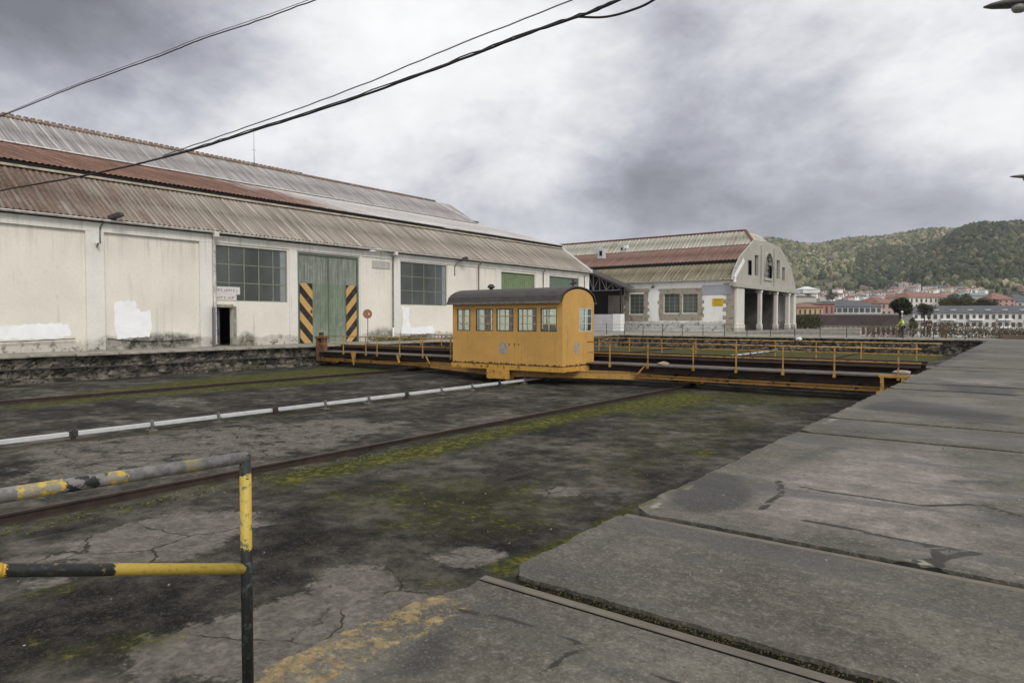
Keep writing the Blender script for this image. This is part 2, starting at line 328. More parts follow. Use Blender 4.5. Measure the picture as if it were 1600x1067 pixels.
# ---- horizontals with painted masks
def asphalt():
    g = NT('pit_floor_surface', .95, .04); a = g.attr('mask'); sp = g.node('ShaderNodeSeparateColor', {0: a.outputs['Color']}).outputs
    moss, light, dark = sp[0], sp[1], sp[2]
    b2 = g.attr('mask2'); sp2 = g.node('ShaderNodeSeparateColor', {0: b2.outputs['Color']}).outputs
    n1 = g.noise(.55, 7); n2 = g.noise(4, 8, rough=.7); n3 = g.noise(40, 5, rough=.8); n4 = g.noise(1.6, 8, rough=.72)
    n7 = g.noise(14, 8, rough=.75); n8 = g.noise(2.1, 9, rough=.75, v=g.addv(g.pos, (4, 4, 4)))
    c = g.ramp(g.math('ADD', g.math('MULTIPLY', n1, .45), g.math('MULTIPLY', n8, .55)), [(.41, (.013, .0125, .011)), (.48, (.032, .030, .025)), (.54, (.068, .061, .051)), (.62, (.14, .123, .104))])
    c = g.mix(g.math('MULTIPLY', g.ss(n7, .5, .68), .45), c, (.085, .077, .066))
    c = g.mix(g.math('MULTIPLY', g.ss(n7, .46, .3), .6), c, (.012, .012, .011))
    # streaks of grime along the pit
    st = g.noise(1, 6, v=g.sc(g.pos, (1.4, .12, 1)), rough=.7); c = g.mix(g.math('MULTIPLY', g.ss(st, .54, .7), .38), c, (.11, .098, .085))
    c = g.mix(g.math('MULTIPLY', g.ss(g.math('ADD', sp2[0], g.math('MULTIPLY', n4, .5)), .8, 1.25), .3), c, (.06, .042, .028))
    lm = g.ss(g.math('ADD', light, g.math('ADD', g.math('MULTIPLY', g.math('SUBTRACT', n4, .5), 1.7), g.math('MULTIPLY', g.math('SUBTRACT', n7, .5), .5))), .40, .62)
    lc = g.ramp(g.math('ADD', g.math('MULTIPLY', n2, .5), g.math('MULTIPLY', n7, .5)), [(.36, (.07, .063, .054)), (.5, (.15, .135, .116)), (.64, (.27, .245, .21))])
    c = g.mix(g.math('MULTIPLY', lm, .74), c, lc)
    c = g.mix(g.math('MULTIPLY', g.ss(n3, .55, .68), .5), c, (.19, .18, .155))
    c = g.mix(g.math('MULTIPLY', g.ss(n3, .44, .3), .5), c, (.014, .014, .013))
    ms = g.ss(g.math('ADD', moss, g.math('MULTIPLY', g.math('SUBTRACT', g.math('ADD', g.math('MULTIPLY', n2, .6), g.math('ADD', g.math('MULTIPLY', n4, .4), g.math('MULTIPLY', n7, .35))), .70), 3.0)), .36, .95)
    gs = g.ss(g.math('ADD', g.math('MULTIPLY', n4, .5), g.math('MULTIPLY', n2, .5)), .55, .68)
    mc = g.ramp(g.noise(7, 7, rough=.7), [(.34, (.022, .023, .009)), (.5, (.060, .060, .016)), (.62, (.135, .13, .032)), (.74, (.2, .185, .06))])
    c = g.mix(g.math('MULTIPLY', gs, .55), c, (.045, .044, .019))
    c = g.mix(g.math('MULTIPLY', g.ss(g.math('ADD', moss, g.math('MULTIPLY', g.math('SUBTRACT', n4, .5), .8)), .2, .8), .55), c, (.046, .047, .017))
    c = g.mix(ms, c, mc)
    # cracks
    wp = g.warp(1.2, .5); cr = g.voro(.9, wp, 'DISTANCE_TO_EDGE'); crm = g.math('MULTIPLY', g.math('MULTIPLY', g.ss(cr, .016, .004), g.ss(g.noise(1.1, 3), .38, .5)), g.ss(light, .3, .6))
    c = g.mix(g.math('MULTIPLY', crm, .85), c, (.03, .03, .02))
    wh = g.ss(g.voro(2.6, g.pos), .035, .02); c = g.mix(g.math('MULTIPLY', wh, g.ss(g.noise(.8, 2, v=g.addv(g.pos, (9, 1, 0))), .5, .6)), c, (.45, .44, .40))
    g.base(c); h = g.math('ADD', g.math('MULTIPLY', n3, .25), g.math('ADD', g.math('MULTIPLY', n2, .4), g.math('MULTIPLY', ms, .5)))
    h = g.math('SUBTRACT', h, crm); g.bump(h, .55, .025)
    g.rough(g.lin(n1, .3, .7, .8, .98)); return g.m
M['pit'] = asphalt()
def concrete():
    g = NT('platform_concrete', .85, .35); a = g.attr('mask'); sp = g.node('ShaderNodeSeparateColor', {0: a.outputs['Color']}).outputs
    b2 = g.attr('mask2'); sp2 = g.node('ShaderNodeSeparateColor', {0: b2.outputs['Color']}).outputs
    dark, light, moss = sp[0], sp[1], sp[2]; yel, crack, pale = sp2[0], sp2[1], sp2[2]
    n1 = g.noise(.45, 7); n2 = g.noise(3.2, 8, rough=.7); n3 = g.noise(48, 4, rough=.8); n5 = g.noise(1.3, 8, rough=.72); n6 = g.voro(120)
    n7 = g.noise(16, 8, rough=.75)
    c = g.ramp(g.math('ADD', g.math('MULTIPLY', n1, .5), g.math('MULTIPLY', n5, .5)), [(.38, (.045, .040, .030)), (.5, (.098, .088, .066)), (.62, (.168, .151, .118))])
    c = g.mix(g.math('MULTIPLY', g.ss(n7, .5, .64), .5), c, (.20, .185, .155))
    c = g.mix(g.math('MULTIPLY', g.ss(n7, .48, .34), .62), c, (.026, .025, .018))
    c = g.mix(g.ss(g.math('ADD', light, g.math('MULTIPLY', g.math('SUBTRACT', n5, .5), .9)), .35, .75), c, g.ramp(g.math('ADD', g.math('MULTIPLY', n2, .5), g.math('MULTIPLY', n7, .5)), [(.38, (.11, .097, .082)), (.5, (.185, .163, .14)), (.62, (.285, .252, .222))]))
    st = g.noise(1, 7, v=g.sc(g.pos, (.35, 1.5, 1)), rough=.72)
    c = g.mix(g.math('MULTIPLY', g.ss(st, .50, .60), .68), c, (.052, .046, .041))
    st2 = g.noise(1.3, 9, v=g.addv(g.sc(g.pos, (.5, 1.3, 1)), (7, 3, 0)), rough=.75); c = g.mix(g.math('MULTIPLY', g.ss(st2, .5, .62), .4), c, (.07, .062, .05))
    blk = g.ss(g.noise(2.6, 9, rough=.85, v=g.addv(g.pos, (2, 8, 0))), .53, .62); c = g.mix(g.math('MULTIPLY', blk, .5), c, (.045, .043, .038))
    c = g.mix(g.math('MULTIPLY', g.ss(g.math('ADD', dark, g.math('MULTIPLY', g.math('SUBTRACT', n5, .5), 1.0)), .4, .62), .82), c, (.034, .033, .031))
    c = g.mix(g.math('MULTIPLY', g.ss(n3, .53, .68), .38), c, (.36, .335, .285))
    c = g.mix(g.math('MULTIPLY', g.ss(n3, .47, .35), .5), c, (.035, .032, .025))
    c = g.mix(g.math('MULTIPLY', g.ss(g.math('ADD', pale, g.math('MULTIPLY', g.math('SUBTRACT', n2, .5), 1.0)), .45, .6), .75), c, (.32, .29, .235))
    c = g.mix(g.math('MULTIPLY', g.ss(g.math('ADD', moss, g.math('MULTIPLY', g.math('SUBTRACT', n2, .5), 1.6)), .5, .7), .9), c, g.ramp(n2, [(.4, (.035, .035, .014)), (.62, (.09, .085, .025))]))
    ym = g.ss(g.math('ADD', yel, g.math('MULTIPLY', g.math('SUBTRACT', g.noise(6.5, 9, rough=.8), .5), 3.4)), .90, 1.05)
    c = g.mix(g.math('MULTIPLY', ym, .85), c, g.ramp(n7, [(.35, (.11, .08, .035)), (.5, (.24, .175, .075)), (.65, (.38, .285, .125))]))
    cm = g.ss(g.math('ADD', crack, g.math('MULTIPLY', g.math('SUBTRACT', g.noise(14, 7, rough=.7), .5), .55)), .66, .80)
    c = g.mix(g.math('MULTIPLY', cm, .9), c, (.022, .019, .012))
    g.base(c); h = g.math('SUBTRACT', g.math('ADD', g.math('MULTIPLY', n3, .2), g.math('MULTIPLY', n2, .3)), cm); g.bump(h, .45, .015)
    g.rough(g.lin(st, .4, .62, .9, .55)); return g.m
M['conc'] = concrete()
def wallstone():
    g = NT('blackened_pit_wall', .95); g.warp(2.0, .35)
    v = g.voro(1.0, g.sc(g._wp, (2.2, 1.6, 3.6))); n = g.noise(3.2, 8, rough=.72)
    c = g.ramp(v, [(.1, (.24, .205, .165)), (.5, (.125, .11, .09)), (.8, (.03, .027, .022))])
    c = g.mix(g.ss(n, .46, .6), c, (.022, .02, .015)); c = g.mix(g.ss(g.noise(1.7, 8, rough=.7, v=g.addv(g.pos, (5, 0, 0))), .56, .66), c, (.27, .235, .18))
    c = g.mix(g.math('MULTIPLY', g.ss(g.noise(1.3, 6, v=g.addv(g.pos, (0, 9, 0))), .55, .68), .6), c, (.05, .055, .018))
    g.base(c).bump(g.math('ADD', v, n), .8, .05); return g.m
M['pitwall'] = wallstone()
M['coping'] = simple('pale_coping_concrete', (.31, .285, .24), .9, .3, 1.5, (.08, .075, .05), .6, .4)
M['townground'] = simple('valley_grass', (.06, .065, .035), .95, .4, .05, (.12, .10, .07), .6)
def hillmat():
    g = NT('hillside_ground', .95); n = g.noise(.02, 7); c = g.ramp(n, [(.35, (.05, .058, .03)), (.5, (.085, .085, .05)), (.62, (.16, .135, .095))]); g.base(c); return g.m
M['hill'] = hillmat()
def treemat(name):
    g = NT(name, .9, .15); a = g.attr('tint'); g.base(a.outputs['Color']); return g.m
M['foliage'] = treemat('forest_foliage')
def leafmat(name, a, b, c):
    g = NT(name, .8, .2); n = g.noise(1.2, 6); g.base(g.ramp(n, [(.3, a), (.5, b), (.7, c)])); return g.m
M['leaf_dark'] = leafmat('dark_leaves', (.018, .024, .012), (.035, .042, .018), (.065, .07, .028))
M['leaf_olive'] = leafmat('olive_leaves', (.035, .036, .014), (.065, .062, .025), (.10, .09, .04))
M['bramble'] = leafmat('dry_bramble', (.05, .042, .028), (.11, .092, .06), (.2, .165, .11))
M['bark'] = simple('bark', (.06, .048, .036), .9, .3, 5)
M['moss3d'] = leafmat('wall_weeds', (.04, .05, .012), (.09, .10, .02), (.16, .15, .05))
M['white'] = simple('white_paint', (.72, .72, .70), .7, .07, 2)
M['grey_l'] = simple('light_grey_paint', (.45, .46, .46), .6, .08, 2)
M['lamp_body'] = simple('grey_lamp_housing', (.13, .13, .12), .5, .15, 4)
M['lamp_glass'] = simple('lamp_lens', (.35, .36, .34), .25, .1, 4)
M['red_disc'] = simple('faded_red_disc', (.27, .12, .07), .7, .25, 6, (.4, .3, .2), .3)
M['sign_yellow'] = simple('yellow_sign_enamel', (.55, .38, .02), .5, .12, 4)
M['sign_blue'] = simple('grey_blue_board', (.33, .34, .38), .6, .08, 2)
M['cable'] = simple('black_cable', (.02, .019, .018), .55, .3, 9)
M['cable_l'] = simple('grey_cable', (.16, .155, .15), .5, .3, 9)
M['paintdot'] = simple('dark_paint_remains', (.05, .028, .02), .9, .3, 8)
M['muntin'] = simple('worn_cream_muntin', (.42, .35, .2), .7, .25, 9, (.08, .05, .03), .5)
M['bluegrey'] = simple('scraped_emblem', (.33, .30, .24), .8, .25, 7, (.46, .28, .09), .9)
M['blueink'] = simple('faded_blue_print', (.24, .25, .34), .8, .3, 9, (.42, .30, .14), .6)
M['ink'] = simple('grey_lettering', (.22, .17, .16), .8, .25, 6)
M['paper'] = simple('poster_paper', (.62, .59, .55), .8, .08, 5)
def clearglass():
    g = NT('cabin_glass', .05, .5); t = g.node('ShaderNodeBsdfTransparent', {'Color': (.86, .9, .88, 1)}); gl = g.node('ShaderNodeBsdfGlossy', {'Roughness': .06})
    mx = g.node('ShaderNodeMixShader', {0: .10, 1: t.outputs[0], 2: gl.outputs[0]}); g.t.links.new(mx.outputs[0], g.out.inputs[0]); return g.m
M['glass'] = clearglass()

# ------------------------------------------------------------------ mask painting on the flat sheets
def poly_sdf(P, poly):
    x, y = P[:, 0], P[:, 1]; n = len(poly); d = np.full(len(P), 1e9); ins = np.zeros(len(P), bool)
    for i in range(n):
        ax, ay = poly[i]; bx, by = poly[(i+1) % n]; ex, ey = bx-ax, by-ay; wx, wy = x-ax, y-ay
        t = np.clip((wx*ex+wy*ey)/(ex*ex+ey*ey+1e-9), 0, 1); d = np.minimum(d, np.hypot(wx-ex*t, wy-ey*t))
        c = ((ay > y) != (by > y)) & (x < (bx-ax)*(y-ay)/(by-ay+1e-12)+ax); ins ^= c
    return np.where(ins, d, -d)
def line_d(P, pts):
    d = np.full(len(P), 1e9); x, y = P[:, 0], P[:, 1]
    for (ax, ay), (bx, by) in zip(pts[:-1], pts[1:]):
        ex, ey = bx-ax, by-ay; wx, wy = x-ax, y-ay; t = np.clip((wx*ex+wy*ey)/(ex*ex+ey*ey+1e-9), 0, 1); d = np.minimum(d, np.hypot(wx-ex*t, wy-ey*t))
    return d
def wpoly(px, z): return [tuple(atz(a, b, z).xy) for a, b in px]
def setattr_col(me, name, arr):
    a = me.attributes.new(name, 'FLOAT_COLOR', 'POINT'); b = np.ones((len(arr), 4), np.float32); b[:, :3] = arr; a.data.foreach_set('color', b.ravel())

# ================================================================== PIT FLOOR
PZ = -1.2
def axis(parts):
    out = []
    for a, b, s in parts: out += list(np.arange(a, b, s))
    return np.array(out+[parts[-1][1]])
def grid_sheet(name, xs, ys, z, mat, mask_fn, kind='structure', hz=None):
    X, Y = np.meshgrid(xs, ys); P = np.stack([X.ravel(), Y.ravel()], 1); Z = np.full(len(P), z)
    if hz is not None: Z = Z+hz(P)
    nx, ny = len(xs), len(ys); i = np.arange(nx-1)[None, :]+np.arange(ny-1)[:, None]*nx; i = i.ravel()
    F = np.stack([i, i+1, i+nx+1, i+nx], 1)
    me = bpy.data.meshes.new(name); me.from_pydata(np.column_stack([P, Z]).tolist(), [], F.tolist()); me.update()
    m1, m2 = mask_fn(P); setattr_col(me, 'mask', m1); setattr_col(me, 'mask2', m2); me.materials.append(mat)
    o = bpy.data.objects.new(name, me); col.objects.link(o); tag(o, kind=kind); return o
pit_moss = [(.95, .5, [(400, 745), (560, 715), (760, 672), (900, 640), (1060, 612), (1130, 617), (1100, 636), (960, 645), (800, 682), (700, 712), (560, 738), (440, 770)]),
            (.75, .5, [(120, 612), (300, 592), (520, 573), (640, 578), (520, 598), (300, 616), (0, 642), (0, 632)]),
            (.8, .5, [(240, 600), (420, 585), (520, 572), (560, 580), (420, 596), (260, 612)]),
            (.95, .15, [(760, 885), (830, 858), (900, 830), (985, 785), (1012, 772), (985, 812), (900, 852), (820, 890), (770, 905)]),
            (.50, .6, [(450, 770), (620, 740), (860, 745), (950, 790), (880, 830), (700, 860), (560, 840), (470, 810)]),
            (.42, .8, [(960, 650), (1200, 625), (1340, 620), (1280, 650), (1150, 710), (1040, 765), (900, 780), (860, 720)]),
            (.8, .2, [(1072, 705), (1110, 698), (1125, 710), (1090, 722)]), (.62, .4, [(620, 905), (720, 890), (770, 905), (690, 925), (560, 925)]),
            (.55, .3, [(60, 1010), (160, 990), (330, 965), (340, 1000), (220, 1030), (60, 1060), (0, 1067)]), (.62, .2, [(0, 930), (180, 890), (200, 900), (0, 950)]),
            (.5, .3, [(380, 960), (460, 940), (480, 1000), (400, 1020)]), (.45, .5, [(0, 790), (420, 730), (420, 752), (200, 800), (0, 850)]),
            (.85, .5, [(1340, 555), (1500, 542), (1470, 560), (1420, 585), (1330, 575)]), (.45, .5, [(930, 540), (1330, 545), (1330, 570), (930, 555)]),
            (.75, 1.5, [(935, 532), (1340, 538), (1480, 545), (1430, 580), (1330, 565), (935, 555)]), (.6, .3, [(950, 640), (1110, 612), (1330, 618), (1330, 626), (1150, 632), (1000, 655)])]
pit_light = [(.95, .3, [(40, 880), (130, 838), (240, 805), (330, 797), (405, 800), (410, 822), (330, 860), (270, 880), (150, 888)]),
             (.8, .3, [(165, 1040), (250, 985), (330, 958), (400, 940), (470, 928), (500, 890), (600, 880), (650, 912), (700, 935), (640, 975), (520, 1020), (440, 1067), (200, 1067)]),
             (.62, .15, [(645, 866), (720, 851), (790, 854), (802, 868), (745, 896), (690, 886)]), (.75, .1, [(825, 768), (865, 757), (910, 760), (905, 773), (860, 777)]),
             (.62, .8, [(0, 700), (300, 668), (520, 655), (690, 655), (560, 690), (420, 722), (200, 760), (0, 785)]), (.7, .3, [(470, 657), (560, 652), (590, 660), (520, 668)]),
             (.5, .8, [(0, 618), (160, 606), (250, 605), (120, 622), (0, 628)]), (.55, .5, [(200, 628), (320, 618), (350, 630), (260, 640)]), (.7, .3, [(0, 900), (120, 896), (160, 902), (0, 940)]),
             (.75, .15, [(1255, 665), (1300, 648), (1325, 640), (1300, 662), (1250, 678)]), (.35, .5, [(900, 690), (1000, 680), (1040, 700), (940, 715)])]
pit_rust = [(.9, .6, [(480, 880), (700, 810), (620, 860), (520, 890)]), (.8, .8, [(1100, 640), (1290, 640), (1200, 690), (1080, 690)]), (.8, .8, [(300, 880), (620, 780), (640, 850), (420, 930)])]
def mask_from(P, lst, z, out):
    for amp, soft, px in lst:
        s = poly_sdf(P, wpoly(px, z)); out = np.maximum(out, amp*np.clip(.5+s/soft*.5, 0, 1))
    return out
def pit_mask(P):
    z = np.zeros(len(P)); mo = mask_from(P, pit_moss, PZ, z); li = mask_from(P, pit_light, PZ, z); ru = mask_from(P, pit_rust, PZ, z)
    mo = np.maximum(mo, .5*np.exp(-((P[:, 0]+26.7)/.35)**2)); mo = np.maximum(mo, .4*np.exp(-((P[:, 0]+10.3)/.35)**2)); mo = np.maximum(mo, .55*np.exp(-((P[:, 0]+16.9)/.4)**2))
    return np.stack([mo, li, z], 1), np.stack([ru, z, z], 1)
grid_sheet('pit_floor', axis([(-34.2, -14, .3), (-14, -2.3, .1)]), axis([(-9, 12, .1), (12, 34, .2), (34, 63.2, .4)]), PZ, M['pit'], pit_mask,
           hz=lambda P: .012*np.sin(P[:, 0]*.9+P[:, 1]*.4)+.01*np.sin(P[:, 1]*1.3))

# ================================================================== RIGHT PLATFORM (slabs between sunk rails)
RY = [3.08, 4.75, 9.62, 11.3, 17.0, 18.67, 24.3, 25.97, 31.2, 32.87, 38.5, 40.2, 46.2, 47.9, 54, 55.67]
con_dark = [(.95, .35, [(1035, 790), (1075, 745), (1110, 735), (1165, 745), (1185, 775), (1170, 795), (1090, 800)]), (.9, .3, [(560, 1067), (640, 1005), (725, 955), (790, 960), (720, 985), (690, 1067)]),
            (.6, .4, [(1240, 700), (1300, 690), (1350, 700), (1280, 730), (1180, 740), (1200, 715)]), (.6, .15, [(1450, 745), (1600, 748), (1600, 765), (1480, 757)]),
            (.65, .3, [(1400, 620), (1600, 650), (1600, 668), (1340, 640), (1330, 632)]), (.7, .3, [(1450, 596), (1600, 606), (1600, 622), (1480, 612)]), (.5, .5, [(1180, 810), (1380, 830), (1380, 845), (1200, 830)]),
            (.55, .4, [(1480, 545), (1560, 545), (1480, 575), (1400, 600), (1440, 570)]), (.6, .5, [(1580, 690), (1600, 690), (1600, 770), (1570, 740)])]
con_light = [(.9, .8, [(1180, 745), (1300, 700), (1500, 705), (1600, 780), (1600, 900), (1450, 868), (1200, 820), (1130, 800)]), (.5, .6, [(700, 1067), (800, 985), (900, 1000), (1100, 1067)]), (.7, .6, [(1460, 590), (1600, 590), (1600, 605), (1470, 600)])]
con_pale = [(.7, .15, [(985, 800), (1060, 765), (1110, 738), (1085, 765), (1020, 800)]), (.85, .06, [(1445, 852), (1480, 855), (1465, 868)]), (.8, .06, [(1418, 872), (1465, 875), (1460, 885), (1425, 882)]), (.6, .1, [(1480, 858), (1515, 862), (1470, 878)]),
            (.5, .2, [(1150, 822), (1270, 832), (1280, 845), (1160, 838)]), (.55, .15, [(690, 975), (760, 978), (720, 990)]), (.55, .1, [(1255, 668), (1330, 640), (1310, 660)])]
con_moss = [(.75, .05, [(1100, 740), (985, 790), (1000, 796), (1090, 752)]), (.5, .3, [(1570, 700), (1600, 700), (1600, 760), (1580, 750)])]
cracks = [[(1190, 795), (1205, 782), (1222, 772), (1218, 758), (1215, 750)], [(1250, 760), (1290, 768), (1340, 774), (1400, 784), (1440, 790), (1520, 788)],
          [(1255, 812), (1330, 826), (1400, 842), (1455, 852), (1530, 865)], [(1450, 852), (1462, 862), (1468, 885)], [(1395, 882), (1440, 876), (1468, 874)], [(1468, 874), (1500, 866), (1528, 864)],
          [(1535, 789), (1600, 808)], [(905, 1010), (870, 1030), (845, 1067)], [(870, 985), (915, 1012), (1000, 1040), (1060, 1067)], [(700, 950), (790, 965), (870, 985)]]
def con_mask(P):
    z = np.zeros(len(P)); near = P[:, 1] < 40
    d = mask_from(P, con_dark, 0, z); l = mask_from(P, con_light, 0, z); pa = mask_from(P, con_pale, 0, z); mo = mask_from(P, con_moss, 0, z)
    mo = np.maximum(mo, .45*np.exp(-((P[:, 0]+2.45)/.10)**2)); d = np.maximum(d, .38*np.exp(-((P[:, 0]+2.2)/.5)**2))
    cr = z.copy()
    for c in cracks: cr = np.maximum(cr, np.clip(1-line_d(P, [tuple(atz(a, b, 0).xy) for a, b in c])/.085, 0, 1)*(.95 if c[0][0] < 910 else 1.15))
    for y in (6.9, 14.2, 21.6): cr = np.maximum(cr, .75*np.clip(1-np.abs(P[:, 1]-y)/.06, 0, 1)*(P[:, 0] < 6))
    ye = np.where((P[:, 0] < -2.28) & (P[:, 1] > .6) & (P[:, 1] < 2.72), .92, 0)
    return np.stack([d, l, mo], 1), np.stack([ye, cr, pa], 1)
pm = bpy.data.meshes.new('platform'); V = []; Fc = []
GAP0, GAP1 = .085, .08      # slab edges either side of a sunk rail
bounds = [-9.0]; 
for y in RY: bounds += [y-GAP0, y+(GAP1 if y > 4 else .118)]
bounds.append(64.0)
def edge_x(y):
    e = -2.5-.1*max(0, min(1, (2.9-y)/.4))
    return e+.010*math.sin(y*2.1)+.010*math.sin(y*5.3+1)+.009*math.sin(y*13+2)+.006*math.sin(y*31)
for k in range(0, len(bounds), 2):
    y0, y1 = bounds[k], bounds[k+1]; near = y0 < 12
    st = .06 if near else .2
    ys = np.linspace(y0, y1, max(2, int((y1-y0)/st)+1)); xs0 = np.concatenate([np.arange(0, 5, st), np.arange(5, 12, .4), [14, 20, 40]])
    n0 = len(V); nx = len(xs0)
    for y in ys:
        c = .14*max(0, 1-(y-y0)/.14) if k else 0
        ex = edge_x(y)+c
        if not (y0 < y < y1): pass
        jy = (.012*math.sin(ex*7)) if (abs(y-y0) < 1e-6 or abs(y-y1) < 1e-6) else 0
        for x in xs0:
            xx = ex+x; yy = y
            if abs(y-y0) < 1e-6 and k: yy = y+.005*math.sin(xx*9)+.005*math.sin(xx*23)+.004*math.sin(xx*51)
            V.append((xx, yy, 0.0))
    ny = len(ys)
    for j in range(ny-1):
        for i in range(nx-1): a = n0+j*nx+i; Fc.append((a, a+1, a+nx+1, a+nx))
    def skirt(idx, depth, rev):
        m0 = len(V)
        for q in idx: x, y, z = V[q]; V.append((x, y, -depth))
        for q in range(len(idx)-1):
            f = (idx[q], idx[q+1], m0+q+1, m0+q); Fc.append(f if not rev else f[::-1])
    skirt([n0+j*nx for j in range(ny)], .22, False)
    skirt([n0+i for i in range(nx)], .05, True); skirt([n0+(ny-1)*nx+i for i in range(nx)], .05, False)
pm.from_pydata(V, [], Fc); pm.update(); PV = np.array(V); P = PV[:, :2]; a1, a2 = con_mask(P); dn = PV[:, 2] < -.001; a2[dn, 1] = 1.3; a1[dn, 2] = .6; a2[dn, 0] = 0; setattr_col(pm, 'mask', a1); setattr_col(pm, 'mask2', a2); pm.materials.append(M['conc'])
po = bpy.data.objects.new('platform', pm); col.objects.link(po); tag(po, kind='structure')
gb = MB()
for k in range(len(RY)): gb.box(-2.46, 37, RY[k]-.2, RY[k]+.26, -.2, -.049)
tag(gb.build('rail_grooves', simple('groove_dirt', (.018, .016, .010), .95, .4, 12, (.045, .038, .018), .5)), kind='structure')
# retaining wall below the right platform + concrete body
rw = MB().box(-2.42, 37, -9, 64, -3.0, -.2); tag(rw.build('platform_body', M['pitwall']), kind='structure')
# sunk rails
def rail_profile(head_w=.074, h=.15, foot=.14):
    w, f = head_w/2, foot/2
    return [(-f, 0), (f, 0), (f, .012), (.012, .03), (.012, h-.045), (w, h-.035), (w, h-.006), (w-.012, h), (-w+.012, h), (-w, h-.006), (-w, h-.035), (-.012, h-.045), (-.012, .03), (-f, .012)]
for i, y in enumerate(RY):
    m = MB(); m.prism([(-2.49 if i else -2.55, y+a, -.160+b) for a, b in rail_profile(.070)], (39, 0, 0))
    which = ['nearest', 'second nearest', 'third nearest', 'fourth nearest', 'fifth nearest', 'sixth nearest'][i] if i < 6 else None
    tag(m.build('sunk_rail', M['rail_flush']), (which+' sunk rail crossing the concrete platform at right') if which else 'far sunk rail crossing the concrete platform near the end of the pit', 'rail', 'rails sunk across the platform')
# rails running along the pit
for x, lab in ((-33.72, 'rusty rail at the foot of the blackened pit wall'), (-26.2, 'rusty pit rail with mossy edges between the wall and the white bar'), (-10.85, 'rusty pit rail nearest the striped fence')):
    m = MB(); m.prism([(x+a, -8.9, PZ-.03+b) for a, b in rail_profile(.075, .16, .15)], (0, 71.6, 0)); tag(m.build('pit_rail', M['rail']), lab, 'rail', 'rails along the pit')
# pale drain strip in the pit floor
m = MB(); m.box(-16.36, -16.31, -8, 62, PZ-.02, PZ+.014); tag(m.build('floor_joint', simple('worn_joint_strip', (.12, .11, .095), .9, .5, 3, (.03, .03, .025), .9)), kind='structure')

# ================================================================== LEFT PLATFORM + PIT WALLS
def rough_wall(name, A, B, z0, z1, nor, amp=.05, step=.16):
    A, B, nor = Vector(A), Vector(B), Vector(nor); L = (B-A).length; nu = int(L/step); nv = max(3, int((z1-z0)/.1)); m = MB(); vs = []
    for j in range(nv+1):
        for i in range(nu+1):
            d = random.uniform(-amp, amp)*(0 if j in (0, nv) else 1); vs.append(A+(B-A)*(i/nu)+Vector((0, 0, z0+(z1-z0)*j/nv))+nor*d)
    fs = [(j*(nu+1)+i, j*(nu+1)+i+1, (j+1)*(nu+1)+i+1, (j+1)*(nu+1)+i) for j in range(nv) for i in range(nu)]
    m.add(vs, fs); return m.build(name, M['pitwall'])
def unbroken(o): return tag(o, kind='structure')
unbroken(rough_wall('pit_wall', (-34.0, -9, 0), (-34.0, 63, 0), PZ-.1, -.1, (1, 0, 0)))
unbroken(rough_wall('pit_wall', (-34.0, 63, 0), (-2.4, 63, 0), PZ-.1, -.1, (0, -1, 0)))
unbroken(rough_wall('pit_wall', (-34.0, -8.9, 0), (-2.4, -8.9, 0), PZ-.1, -.1, (0, 1, 0)))
def coping_run(A, B, w, n):   # irregular stone coping blocks with joints, one mesh
    A, B = Vector(A), Vector(B); t = (B-A)/n; nn = Vector((-t.y, t.x, 0)).normalized(); m = MB()
    for i in range(n):
        p = A+t*i+t.normalized()*.012; q = A+t*(i+1)-t.normalized()*.012; dz = random.uniform(-.012, .012)
        m.obox((p+q)/2+Vector((0, 0, -.052+dz)), (q-p)/2, nn*w/2, (0, 0, .052))
    return m
cm = coping_run((-33.94, -9, .006), (-33.94, 62.6, .006), .42, 40); unbroken(cm.build('pit_coping', M['coping'], bevel=.012))
cm = coping_run((-33.7, 62.98, .008), (-2.9, 62.98, .008), .44, 16); unbroken(cm.build('pit_coping', M['coping'], bevel=.012))
m = MB(); m.box(-95, -34.12, -40, 63.1, -2, -.008); m.box(-95, -2.4, 63.15, 73, -2, -.004); m.box(-95, -27, 73, 150, -2, -.004); m.box(-2.4, 40, 63.98, 74, -2, -.002); m.box(-34.1, 40, -40, -9.02, -2, -.003)
unbroken(m.build('yard_ground', simple('yard_concrete', (.25, .23, .195), .9, .25, .7, (.07, .065, .04), .5, .3)))
# ledge, pipe and cable along the left pit wall
m = MB(); pts = [(-33.9, y, -.62+.03*math.sin(y*.7)) for y in np.arange(-8.5, 27, .7)]; m.tube(pts, .035, 8); tag(m.build('wall_pipe', M['steel_dark']), 'dark sagging pipe fixed halfway up the left pit wall', 'pipe')
m = MB(); vs = [(-33.62+.03*math.sin(y*3), y) for y in np.arange(-9, 63, .5)]
for i in range(len(vs)-1): m.obox(((vs[i][0]-34)/2, (vs[i][1]+vs[i+1][1])/2, -1.11), ((vs[i][0]+34)/2, 0, 0), (0, .25, 0), (0, 0, .09))
unbroken(m.build('wall_footing', M['pitwall']))

